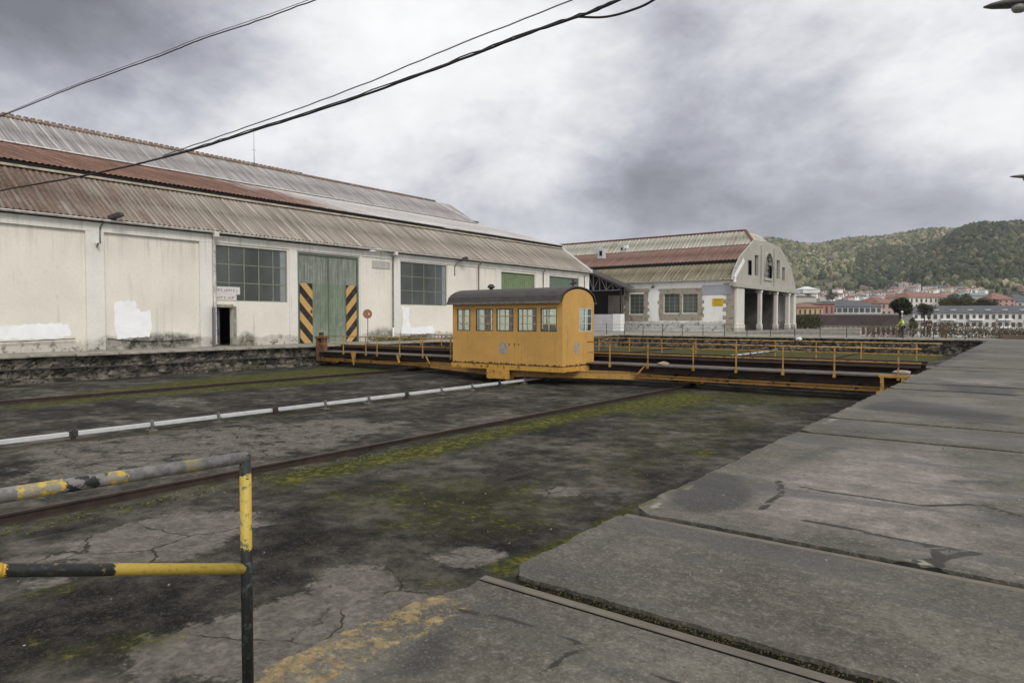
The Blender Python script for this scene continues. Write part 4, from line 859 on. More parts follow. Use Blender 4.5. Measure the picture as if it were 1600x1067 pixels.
# lean-to canopy between the halls
cn = thing('lean_to_shed', (-46, 83, 0), 'dark open lean-to shed with steel truss and low white wall between the two halls', 'shed')
YT = 83.0
a_ = aty(916, 421, YT); b_ = aty(970, 448, YT); m = MB(); m.add([(-56, YT, b_.z+(b_.x+56)*.42), (b_.x, YT, b_.z), (b_.x, 87.5, b_.z), (-56, 87.5, b_.z+(b_.x+56)*.42)], [(0, 1, 2, 3)])
m.beam((-56, YT, b_.z+(b_.x+56)*.42), (b_.x+.15, YT, b_.z), .12, .3); m.build('roof', M['steel_dark'], cn)
m = MB(); zc = 5.2
m.beam((a_.x-1, YT+.2, zc+.4), (b_.x, YT+.2, b_.z-.45), .07, .1)
xs_ = np.linspace(a_.x, b_.x-.3, 6)
for i in range(6):
    zt = a_.z+(b_.z-a_.z)*(xs_[i]-a_.x)/(b_.x-a_.x); zb = zc+.4+(b_.z-.45-zc-.4)*(xs_[i]-a_.x)/(b_.x-a_.x); m.beam((xs_[i], YT+.2, zb), (xs_[i], YT+.2, zt), .07, .07)
    if i < 5:
        zt2 = a_.z+(b_.z-a_.z)*(xs_[i+1]-a_.x)/(b_.x-a_.x); zb2 = zc+.4+(b_.z-.45-zc-.4)*(xs_[i+1]-a_.x)/(b_.x-a_.x); m.beam((xs_[i], YT+.2, zt if i % 2 == 0 else zb), (xs_[i+1], YT+.2, zb2 if i % 2 == 0 else zt2), .06, .06)
m.build('truss', simple('pale_truss_steel', (.16, .15, .16), .6, .3, 4), cn)
m = MB(); m.prism([(-58, 87.3, 0), (b_.x-1.9, 87.3, 0), (b_.x-1.9, 87.3, b_.z+.5), (-58, 87.3, b_.z+(b_.x+58)*.42-.2)], (0, .2, 0)); m.box(b_.x-.14, b_.x, YT, YT+.14, 0, b_.z-.1); m.build('back_wall', M['black'], cn)  # black sheet behind the truss stands for the dark interior
m = MB(); m.corr((b_.x-2.6, YT+1.2, 2.3), (b_.x-.15, YT+1.2, 2.3), (b_.x-2.6, YT+1.2, 4.9), .28, .05, 1); m.build('side_cladding', simple('brown_cladding', (.10, .085, .07), .7, .25, 3), cn)
m = MB(); m.box(-56, b_.x-1.1, YT-.1, YT+.15, 0, 2.28); m.build('low_wall', simple('grey_rendered_wall', (.45, .45, .45), .85, .1, 1), cn); m = MB(); m.box(b_.x-1.09, b_.x+.05, YT-.16, YT+1, 0, 2.32); m.build('wall_pier', M['white'], cn)

# wire fence along far yard edge
fn = thing('wire_fence', (-20, 64, 0), 'low thin post and wire fence along the far edge of the pit', 'fence')
m = MB(); k = 0
for x in np.arange(-44, -3, 2.1):
    b = MB(); b.tube([(x, 63.35, 0), (x, 63.35, 1.1)], .035, 6); b.build('post', M['steel_dark'], fn)
for z in (.35, .7, 1.05): m.tube([(x, 63.35, z-.03*(i % 2)) for i, x in enumerate(np.arange(-44, -3, 1.05))], .012, 5)
m.build('wire', M['steel_dark'], fn)
# brambles behind
def leafball(mb, c, rx, ry, rz, n, s, hollow=.5, seedv=0):
    r = random.Random(seedv)
    for _ in range(n):
        while True:
            p = Vector((r.uniform(-1, 1), r.uniform(-1, 1), r.uniform(-1, 1)))
            if hollow < p.length < 1: break
        q = Vector((c[0]+p.x*rx, c[1]+p.y*ry, c[2]+p.z*rz)); a = Vector((r.gauss(0, 1), r.gauss(0, 1), r.gauss(0, 1))).normalized(); b = a.orthogonal().normalized(); k = s*r.uniform(.6, 1.4); w = a.cross(b)
        mb.add([q+b*k, q+w*k*.6, q-b*k, q-w*k*.6], [(0, 1, 2, 3)])
m = MB(); r0 = random.Random(3)
for i in range(95):
    t_ = r0.random(); x = -12+t_*34+r0.gauss(0, .3); leafball(m, (x, 67.5+r0.random()*2.2, .45+.25*math.sin(x*.8)), 1.0, .9, .55+.25*r0.random(), 70, .085, .1, i)
for i in range(900):
    x = -12+r0.random()*34; y = 67+r0.random()*2.5; z = r0.random()*.6; d = Vector((r0.gauss(0, .5), r0.gauss(0, .3), r0.uniform(.4, 1.1))); m.beam((x, y, z), Vector((x, y, z))+d, .02, .02)
tag(m.build('brambles', M['bramble']), 'strip of dry tangled brambles behind the far pit edge', 'brambles', kind='stuff')
rf = thing('railing_fence', (5, 66, 0), 'thin metal railing in front of the dry brambles', 'fence'); m = MB()
for z in (.6, 1.15): m.tube([(-11, 66.4, z), (22, 66.4, z)], .025, 6)
m.build('rail', M['bramble'], rf)
for x in np.arange(-11, 22.1, 1.8): b = MB(); b.tube([(x, 66.4, 0), (x, 66.4, 1.15)], .03, 6); b.build('post', M['bramble'], rf)
p_ = atz(1475, 527, 0); m = MB(); m.obox((p_.x, p_.y, .55), (.14, .1, 0), (-.1, .14, 0), (0, 0, .55)); tag(m.build('marker_post', yellow('orange_post_paint', (.5, .24, .06), None, .3)), 'orange marker post standing by the brambles at the pit end', 'post')
m = MB(); m.box(2.0, 30, 66.0, 66.35, 0, .28); m.box(-1.8, 2.0, 65.6, 66.2, 0, .32); tag(m.build('low_kerb_wall', simple('brown_kerb_stone', (.13, .10, .075), .9, .2, 1)), 'low brown stone kerb wall closing the right platform', 'wall')
m = MB(); p_ = atz(1262, 519, 0); 
b1 = atd(1262, 512, 118); leafball(m, (b1.x, b1.y, .9), 2.6, 2, 1.6, 1500, .16, .1, 5); tag(m.build('bush', M['leaf_olive']), 'rounded dark bush right of the arched gable', 'bush')

# ================================================================== TRANSFER TABLE
tt = thing('transfer_table', (-18.3, 28, PZ), 'rusty yellow railway transfer table with railings and a driver cabin spanning the pit', 'transfer table')
YN, YF, DZ = 25.0, 31.2, -.3
XL, XR = -33.75, -2.95
m = MB(); m.box(XL+.6, XR, YN, YN+1.15, DZ-.05, DZ); m.build('near_walkway', M['deck'], tt)
m = MB(); m.box(XL+.6, XR, YF-1.1, YF, DZ-.05, DZ); m.build('far_walkway', M['deck'], tt)
m = MB()  # main girders and crossbeams, deepened to darken the space below
for y in (27.1, 29.0):
    m.box(XL, XR-.1, y-.2, y+.2, -.16, -.13); m.box(XL, XR-.1, y-.02, y+.02, -1.06, -.16); m.box(XL, XR-.1, y-.2, y+.2, -1.10, -1.06)
for x in np.arange(XL+.5, XR, 2.2): m.box(x-.05, x+.05, YN+.2, YF-.2, -.92, -.36)
for y in (YN+.22, YF-.22): m.box(XL+.4, XR-.2, y-.03, y+.03, -.62, -.352)
m.build('girder', M['girder'], tt)
for y in (27.1, 29.0):
    b = MB(); b.prism([(XL, y+a, -.13+c) for a, c in rail_profile(.07, .13, .13)], (XR-XL-.05, 0, 0)); b.build('track_rail', M['rail'], tt)
m = MB()   # lower side frames
m.beam((XL+.3, YN+.25, -.72), (XR-.3, YN+.25, -.72), .14, .035); m.beam((XL+.3, YN+.25, -.84), (XR-.3, YN+.25, -.84), .14, .03); m.beam((XL+.3, YN+.27, -.78), (XR-.3, YN+.27, -.78), .02, .1)
m.build('side_beam', M['chassis_thin'], tt)
m = MB(); OUT = (-18.3, 23.45)
for a, c in (((-26.3, 25.9), OUT), (OUT, (-10.7, 26.1))):
    A3 = Vector((a[0], a[1], -.77)); B3 = Vector((c[0], c[1], -.77)); m.beam(A3+UH*.14, B3+UH*.14, .26, .035); m.beam(A3-UH*.14, B3-UH*.14, .26, .035); m.beam(A3, B3, .19, .25)
m.build('outrigger_frame', M['chassis'], tt)
# bogies
for (x, y, w) in ((-33.72, 26.2, .5), (-26.2, 26.2, .35), (-18.3, 23.35, .5), (-10.85, 26.3, .35), (-3.45, 25.0, .4), (-33.72, 30, .5), (-26.2, 30, .35), (-10.85, 30, .35), (-3.45, 30, .4)):
    b = MB(); zt_ = -.62 if w > .45 and y < 24 else -.86; b.box(x-w-.1, x+w+.1, y-.28, y-.2, -1.02, zt_); b.box(x-w, x-w+.07, y-.26, y+.26, -1.06, -.88); b.box(x+w-.07, x+w, y-.26, y+.26, -1.06, -.88); b.box(x-w*.5, x+w*.5, y-.2, y+.2, -.96, -.86)
    bo = b.build('bogie', M['cab_foot'], tt)
    c = MB(); c.lathe((x-.07, y, -.93), [(.04, -.02), (.17, -.01), (.17, .10), (.2, .11), (.2, .14), (.04, .15)], 16, (1, 0, 0)); c.build('wheel', M['girder'], bo)
# end buffer at the left wall + right end box
m = MB(); m.box(XL+.05, XL+.25, 25.2, 25.5, -.9, .45); m.box(XL+.6, XL+.78, 25.2, 25.5, -.9, .42); m.box(XL, XL+.85, 25.15, 25.6, .42, .55); m.box(XL+.26, XL+.59, 25.3, 25.45, -.4, -.2); m.build('end_stanchion', simple('rust_red_steel', (.14, .07, .04), .8, .35, 4, (.3, .17, .05), .5), tt, bevel=.02)
m = MB(); m.box(XL+.3, XL+.5, 25.25, 25.45, .55, .78); m.build('end_lever', M['steel_dark'], tt)
m = MB(); m.box(XR-.95, XR-.85, YN-.06, YN+.1, -.86, -.36); m.box(XR-.35, XR-.25, YN-.06, YN+.1, -.72, -.36); m.box(XR-1.0, XR, YN-.07, YN+.12, -.36, -.28); m.box(XR-1.05, XR-.6, YN-.12, YN+.2, -1.0, -.8); m.build('end_bracket', M['chassis'], tt)
# railings
RT = .58
def railing(y, xs, x0, x1, segs):
    for x in xs:
        b = MB(); b.box(x-.022, x+.022, y-.022, y+.022, DZ-.12, RT-.03); b.box(x-.045, x+.045, y-.035, y+.035, DZ-.14, DZ+.02); b.build('railing_post', M['rail_y'], tt)
    for (a, c) in segs:
        b = MB(); b.tube([(a, y, RT), (c, y, RT)], .022, 8); b.build('top_rail', M['rail_y'], tt)
        b = MB(); b.box(a, c, y-.010, y+.010, .115, .155); b.build('mid_rail', M['rail_y'], tt)
nearx = [-30.9, -29.0, -28.1, -26.35, -24.67, -22.74, -21.1, -13.88, -12.17, -10.28, -8.63, -6.97, -5.29, -3.39]
railing(YN-.02, nearx, 0, 0, [(-33.0, -21.0), (-14.95, -2.75)])
farx = [-31, -29.2, -27.4, -25.6, -23.8, -22, -20, -18, -16.23, -14.46, -12.72, -10.77, -9.04, -7.34, -5.59, -3.61]
railing(YF+.02, farx, 0, 0, [(-33.0, -2.75)])
m = MB(); m.beam((-12.17, YN-.04, -.2), (-12.6, YN-.1, -.7), .05, .05); m.beam((-26.5, YN-.05, -.35), (-26.3, YN-.1, -.75), .1, .06); m.prism([(-30.15, YN-.12, -.25), (-29.75, YN-.12, -.25), (-29.95, YN-.12, -1.0)], (0, .08, 0)); m.beam((-24.4, YN-.05, -.35), (-24.1, YN-.1, -.72), .06, .05); m.build('brace', M['chassis'], tt)
# rag and stone lying on deck
def lump(name, c, r, mat, lab, cat):
    bm = bmesh.new(); bmesh.ops.create_icosphere(bm, subdivisions=2, radius=1)
    rr = random.Random(int(c[0]*100))
    for v in bm.verts: v.co = Vector((v.co.x*r[0], v.co.y*r[1], v.co.z*r[2]))*(1+rr.uniform(-.18, .18))
    me = bpy.data.meshes.new(name); bm.to_mesh(me); bm.free(); me.materials.append(mat); o = bpy.data.objects.new(name, me); o.location = c; col.objects.link(o); return tag(o, lab, cat)
rag = simple('pale_rag', (.36, .28, .2), .9, .2, 8)
lump('crumpled_sack', (-11.75, 25.5, -.25), (.26, .18, .08), rag, 'crumpled pale sack on the near walkway right of the cabin', 'sack')
lump('crumpled_sack', (-22.6, 25.6, -.23), (.5, .22, .12), simple('pink_grey_sack', (.32, .25, .22), .9, .2, 6), 'larger pinkish sack on the near walkway left of the cabin', 'sack')
lump('white_object', (-8.05, 31.22, .68), (.13, .1, .08), M['white'], 'small white object resting on the far top rail', 'object')  # small white lump of unknown kind
lump('pale_block', (-3.35, 25.45, -.2), (.3, .13, .07), simple('pale_pink_block', (.36, .30, .26), .8, .15, 6), 'pale flat block on the right end of the walkway', 'block')
# ---- cabin
CX0, CX1, CY0, CY1, CZ0, CZ1 = -20.95, -15.02, 23.15, 25.62, -.42, 2.2
CR = 2.78
ccy = (CY0+CY1)/2; hw = (CY1-CY0)/2
def arc_z(y, base=CZ1, top=CR): return base+(top-base)*math.sqrt(max(0, 1-((y-ccy)/hw)**2))**1.0
W5 = [(-20.68, -19.9), (-19.58, -18.62), (-18.42, -17.5), (-17.28, -16.3), (-16.1, -15.3)]
m = MB(); hl = [(a, b, 1.02, 1.99) for a, b in W5]
facade(m, 'x', CY0, CX0, CX1, CZ0, CZ1, hl, .06, 1); facade(m, 'x', CY1-.06, CX0, CX1, CZ0, CZ1, [(-20.75, -19.55, .98, 2.02), (-19.4, -18.2, .98, 2.02), (-18.05, -16.85, .98, 2.02), (-16.6, -15.25, .98, 2.02)], .06, 1)
facade(m, 'y', CX1-.05, CY0+.06, CY1-.06, CZ0, CZ1, [(24.43, 25.45, 1.02, 1.99)], .05, 1); facade(m, 'y', CX0, CY0+.06, CY1-.06, CZ0, CZ1, [(23.3, 24.32, .98, 2.02), (24.44, 25.5, .98, 2.02)], .05, 1)
for X in (CX0, CX1-.05):
    poly = [(X, CY0+2*hw*k/20, arc_z(CY0+2*hw*k/20)) for k in range(21)]; m.prism([(X, CY0, CZ1+.0)]+poly[1:-1]+[(X, CY1, CZ1+.0)], (.05, 0, 0))
cab = m.build('driver_cabin', M['cab'], tt)
tag(cab, 'ochre yellow driver cabin with five near windows and curved dark roof')
m = MB(); m.box(CX0-.05, CX1+.05, CY0-.05, CY1+.05, CZ0-.2, CZ0-.001); m.build('cabin_base', M['cab_foot'], cab)
rr = random.Random(4)
def ragged(a, b, fix, ax):
    pts = [(a, CZ0)]; u = a
    while u < b:
        h = rr.choice([.015, .02, .03, .05, .09, .04]); pts.append((u, CZ0+h)); u2 = min(b, u+rr.uniform(.04, .22)); pts.append((u2, CZ0+h*rr.uniform(.6, 1.2))); u = u2+.001
    pts.append((b, CZ0)); m = MB(); m.prism([(p, fix, z) if ax == 'x' else (fix, p, z) for p, z in pts], (0, -.008, 0) if ax == 'x' else (.008, 0, 0)); m.build('rusted_sill', M['rust_edge'], cab)
ragged(CX0, CX1, CY0-.001, 'x'); ragged(CY0, CY1, CX1+.001, 'y')
# curved roof with thickness and eaves overhang
m = MB(); n = 22; ox0, ox1 = CX0-.2, CX1+.02; vs = []
for k in range(n+1):
    y = CY0-.16+(2*hw+.32)*k/n; u = (y-ccy)/(hw+.16); z = CZ1-.02+(CR-CZ1+.08)*math.sqrt(max(0, 1-u*u)); 
    nrm = Vector((0, u*.6, 1)).normalized()
    vs += [(ox0, y, z), (ox1, y, z), (ox0, y+nrm.y*.05, z+.05), (ox1, y+nrm.y*.05, z+.05)]
fs = []
for k in range(n): a = 4*k; fs += [(a, a+1, a+5, a+4), (a+2, a+6, a+7, a+3), (a, a+4, a+6, a+2), (a+1, a+3, a+7, a+5)]
fs += [(0, 2, 3, 1), (4*n, 4*n+1, 4*n+3, 4*n+2)]; m.add(vs, fs); rf_ = m.build('cabin_roof', M['felt'], cab)
m = MB(); m.box(ox0, ox1, CY0-.2, CY0-.13, CZ1-.02, CZ1+.07); m.box(ox0, ox1, CY1+.13, CY1+.2, CZ1-.02, CZ1+.07); m.build('eaves_trim', M['roof_trim'], cab)
m = MB(); m.tube([(-19.7, ccy, CR), (-19.7, ccy, CR+.2)], .09, 12); m.lathe((-19.7, ccy, CR+.18), [(.16, 0), (.17, .06), (.1, .16), (.02, .18)], 14); m.build('chimney_cowl', M['steel_dark'], cab)
m = MB(); hx, hy = -15.25, ccy-.1; m.tube([(hx, hy, CR), (hx, hy, CR+.32)], .03, 8); m.tube([(hx-.12, hy, CR+.22), (hx+.16, hy, CR+.28)], [.03, .07], 8); m.tube([(hx-.02, hy+.05, CR+.3), (hx-.02, hy+.05, CR+.45)], .05, 8); m.build('horn', M['steel_dark'], cab)
def cab_window(a, b, plane, c, z0=1.02, z1=1.99, mat='cab'):
    f = MB(); g2 = MB(); d = .02
    def bx(mb, u0, u1, w0, w1, dd, e): 
        if plane == 'x': mb.box(u0, u1, c-dd, c+dd, w0, w1)
        else: mb.box(c-dd, c+dd, u0, u1, w0, w1)
    tw = .012 if plane == 'y' and c > CX0+1 else .02
    bx(f, (a+b)/2-tw, (a+b)/2+tw, z0, z1, d, 0); e_ = MB(); dk = .03
    for u in (a+.018, b-.018): bx(e_, u-.017, u+.017, z0+.001, z1-.001, d*1.3, 0)
    for z in (z0+.018, z1-.018): bx(e_, a+.036, b-.036, z-.017, z+.017, d*1.3, 0)
    e_.build('window_frame', M['steel_dark'] if tw > .015 else M['grey_l'], cab)
    for k in (1, 2):
        z = z0+(z1-z0)*k/3; bx(f, a+.036, b-.036, z-tw*.8, z+tw*.8, d*.8, 0)
    fo = f.build('window', M[mat], cab); 
    bx(g2, a+.003, b-.003, z0+.003, z1-.003, .002, 0)
    return g2
gl = MB()
def merge(g2): g2.build('window_glass', M['glass'], cab)
for a, b in W5: merge(cab_window(a, b, 'x', CY0+.03, mat='muntin'))
for a, b in ((-20.75, -19.55), (-19.4, -18.2), (-18.05, -16.85), (-16.6, -15.25)): merge(cab_window(a, b, 'x', CY1-.03, .98, 2.02, 'muntin'))
merge(cab_window(24.43, 25.45, 'y', CX1-.025, mat='white')); merge(cab_window(23.3, 24.32, 'y', CX0+.025, .98, 2.02, 'muntin')); merge(cab_window(24.44, 25.5, 'y', CX0+.025, .98, 2.02, 'muntin'))
# frames proud of wall (dark putty line), interior desk and posts
m = MB(); m.box(-17.0, -16.1, 24.2, 24.9, CZ0+.04, 1.12); m.box(-16.9, -16.3, 24.5, 24.6, 1.12, 1.3); m.build('control_desk', M['steel_dark'], cab)
m = MB(); m.box(-17.4, -17.15, 24.4, 24.65, CZ0+.04, 2.15); m.build('switch_cabinet', M['steel_dark'], cab); m = MB(); m.box(-18.75, -18.6, 24.7, 24.85, CZ0+.04, 2.15); m.build('switch_cabinet', M['steel_dark'], cab)
m = MB(); m.box(CX0+.06, CX1-.06, CY0+.07, CY1-.07, CZ0+.001, CZ0+.04); m.build('cabin_floor', M['girder'], cab)
# emblems: scraped round logo near and on end
def emblem(c, u, v, nrm, r):
    c, u, v, nrm = Vector(c), Vector(u), Vector(v), Vector(nrm); m = MB(); n = 28; pts = []
    rr = random.Random(int(r*1000)+3)
    for k in range(n): g = 2*math.pi*k/n; q = r*(1+rr.uniform(-.07, .05)); pts.append(c+u*math.cos(g)*q+v*math.sin(g)*q*1.15)
    m.prism(pts, nrm*.004); e = m.build('scraped_emblem', M['bluegrey'], cab)
    m = MB(); c2 = c+nrm*.0045
    for (g0, g1) in ((.2, 1.1), (3.4, 4.6), (2.3, 2.9)):
        for k in range(6):
            a, b = g0+(g1-g0)*k/6, g0+(g1-g0)*(k+1)/6; m.prism([c2+(u*math.cos(a)+v*math.sin(a)*1.15)*r*.62, c2+(u*math.cos(a)+v*math.sin(a)*1.15)*r*.88, c2+(u*math.cos(b)+v*math.sin(b)*1.15)*r*.88, c2+(u*math.cos(b)+v*math.sin(b)*1.15)*r*.62], nrm*.003)
    m.prism([c2+(-u*.5+v*.05)*r, c2+(-u*.5+v*.2)*r, c2+(u*.1-v*.05)*r, c2+(u*.1-v*.2)*r], nrm*.003); m.prism([c2+(u*.0-v*.6)*r, c2+(u*.15-v*.6)*r, c2+(u*.4+v*.5)*r, c2+(u*.25+v*.55)*r], nrm*.003)
    m.build('emblem_print', M['blueink'], cab)
emblem((-18.05, CY0-.001, .3), (1, 0, 0), (0, 0, 1), (0, -1, 0), .24); emblem((CX1+.001, 24.22, .36), (0, 1, 0), (0, 0, 1), (1, 0, 0), .22)
m = MB()
for i, x in enumerate((-17.93, -17.72, -17.45, -17.22)):
    m.box(x-.03, x+.03, CY0-.005, CY0-.001, .44, .50)
    if i in (1, 2): m.box(x-.012, x+.012, CY0-.005, CY0-.001, .39, .439)
m.build('paint_marks', M['paintdot'], cab)

# ================================================================== CONDUCTOR BAR
cb = thing('conductor_bar', (-17.1, 27, PZ), 'long white covered power bar on brackets running along the pit floor', 'power rail')
BY = [6.15-1.7*6+1.712*k for k in range(40)]; BY = [y for y in BY if y < 61]
for i in range(len(BY)-1):
    m = MB(); m.box(-17.15, -17.05, BY[i]+.022, BY[i+1]-.022, -1.095, -1.0)
    m.build('bar_section', M['white_bar'], cb, bevel=.008)
for i, y in enumerate(BY):
    e = .09 if i % 3 == 0 else .03; m = MB(); m.box(-17.158, -17.042, y-e, y+e, -1.108, -.982); m.box(-17.13, -17.0, y-.03, y+.03, PZ, -1.109); m.box(-17.04, -17.0, y-.03, y+.03, -1.108, -.93); m.box(-17.2, -16.95, y-.1, y+.1, PZ, PZ+.03); m.box(-17.0, -16.9, y-.02, y+.02, -1.09, -1.05)
    m.build('bracket', M['bracket'] if i % 3 else M['steel_dark'], cb)

# ================================================================== STRIPED FENCE (foreground)
fe = thing('pit_guard_rail', (-2.4, 1.46, 0), 'flaking yellow and black tubular guard rail in the left foreground', 'railing')
m = MB(); m.tube([(-2.4, 1.465, -.0), (-2.4, 1.465, .985)], .0215, 20); m.tube([(-2.4, 1.465, -.005), (-2.4, 1.465, .012)], .06, 16); m.build('post', M['f_post'], fe)
m = MB(); m.tube([(-2.4, 1.468, .972), (-2.4, .7, .985), (-2.4, -1.6, .985)], .0225, 20); m.build('top_rail', M['f_top'], fe)
m = MB(); m.tube([(-2.4, 1.45, .545), (-2.4, .68, .765), (-2.4, .4, .83)], .0205, 20); m.tube([(-2.4, .40, .83), (-2.4, -1.6, .84)], .0205, 16); m.tube([(-2.4, .675, .765), (-2.4, .655, .771)], .0235, 16); m.build('lower_rail', M['f_low'], fe)
m = MB(); m.tube([(-2.4, -1.6, 0), (-2.4, -1.6, .985)], .0215, 16); m.build('post', M['f_post'], fe)

# ================================================================== CABLES
def cable(pts, r, mat, lab, sub=8, wob=.0):
    P3 = [atd(*p) for p in pts]; out = []
    P3 = [P3[0]+(P3[0]-P3[1])]+P3+[P3[-1]+(P3[-1]-P3[-2])]
    rr = random.Random(len(lab))
    for i in range(1, len(P3)-2):
        a, b, c, d = P3[i-1:i+3]
        for k in range(sub):
            t = k/sub; q = .5*((2*b)+(c-a)*t+(2*a-5*b+4*c-d)*t*t+(3*b-a-3*c+d)*t**3); out.append(q+Vector((0, 0, rr.uniform(-wob, wob))))
    out.append(P3[-2]); m = MB(); m.tube(out, r, 8); return tag(m.build('overhead_cable', mat), lab, 'cable', 'cables over the yard')
main = [(-700, 372, 30), (-150, 330, 21), (0, 298, 18.5), (150, 271, 16.5), (280, 240, 15.2), (385, 208, 14.2), (540, 159, 13), (700, 101, 12), (830, 51, 11.2), (905, 26, 10.8), (975, -3, 10.3), (1200, -110, 9)]
cable(main, .022, M['cable'], 'thickest black cable bundle crossing the sky above the long shed', 8, .006)
cable([(-150, 333, 21), (0, 298, 18.5), (150, 271, 16.5), (280, 239, 15.2), (385, 205, 14.2), (540, 156, 13), (700, 98, 12), (830, 48, 11.2), (915, 20, 10.8), (990, -10, 10.3)], .012, M['cable'], 'thin cable wrapped loosely round the thick bundle', 8, .015)
cable([(255, 243, 15.4), (385, 199, 14.4), (540, 143, 13.2), (700, 77, 12.2), (895, 0, 11), (1100, -85, 10)], .012, M['cable_l'], 'thin grey twisted cable just above the thick bundle', 8, .008)
cable([(-200, 262, 22), (0, 183, 20), (120, 135, 18.8), (250, 88, 17.6), (310, 64, 17), (400, 34, 16.2), (500, -2, 15.4), (760, -90, 14)], .014, M['cable'], 'upper left cable passing over the corner of the sky', 8, .008)
cable([(0, 181, 20.05), (120, 132, 18.85), (250, 84, 17.65), (310, 60, 17.05), (400, 30, 16.25), (500, -6, 15.45)], .008, M['cable_l'], 'thin strand riding on the upper left cable', 8, .004)
cable([(905, 27, 10.8), (945, 27, 10.6), (985, 17, 10.3), (1025, -2, 10), (1100, -60, 9.5)], .018, M['cable'], 'short black branch cable curving off the bundle near the top')

# ================================================================== STREET LAMPS (right edge)
def street_lamp(Y, lab):
    x0 = -.78; zt = 7.1
    L = thing('street_lamp', (1.7, Y, 0), lab, 'street lamp', 'lamps along the right platform')
    b = MB(); b.tube([(1.7, Y, 0), (1.7, Y, 6.6)], [.09, .055], 12); b.tube([(1.7, Y, 0), (1.7, Y, .3)], .14, 12); b.build('pole', M['lamp_body'], L)
    b = MB(); b.tube([(1.7, Y, 6.5), (1.5, Y, 6.72), (.6, Y, 6.86), (.25, Y, 6.92)], [.05, .045, .035, .035], 10); b.build('arm', M['lamp_body'], L)
    b = MB(); n = 12; prof = [(0.3, .07, .05), (.15, .12, .08), (-.1, .155, .1), (-.45, .15, .085), (-.68, .10, .05), (-.8, .03, .015)]; vs = []
    for (x, w, h) in prof:
        for k in range(n): g = 2*math.pi*k/n; vs.append((x, Y+w*math.cos(g), 6.95+(.3-x)*.12+max(-.4*h, h*math.sin(g))))
    fs = [(i*n+k, i*n+(k+1) % n, (i+1)*n+(k+1) % n, (i+1)*n+k) for i in range(len(prof)-1) for k in range(n)]+[tuple(range(n)), tuple((len(prof)-1)*n+k for k in range(n))]; b.add(vs, fs, True); h_ = b.build('lamp_head', M['lamp_body'], L)
    b = MB(); b.lathe((-.28, Y, 6.92), [(.02, -.05), (.09, -.045), (.12, 0), (.12, .05)], 14, (.12, 0, 1)); b.build('lens', M['lamp_glass'], h_)
    return L
street_lamp(15.0, 'nearest street lamp head cut by the top right corner'); street_lamp(33.2, 'farther street lamp head pointing in at the right edge')

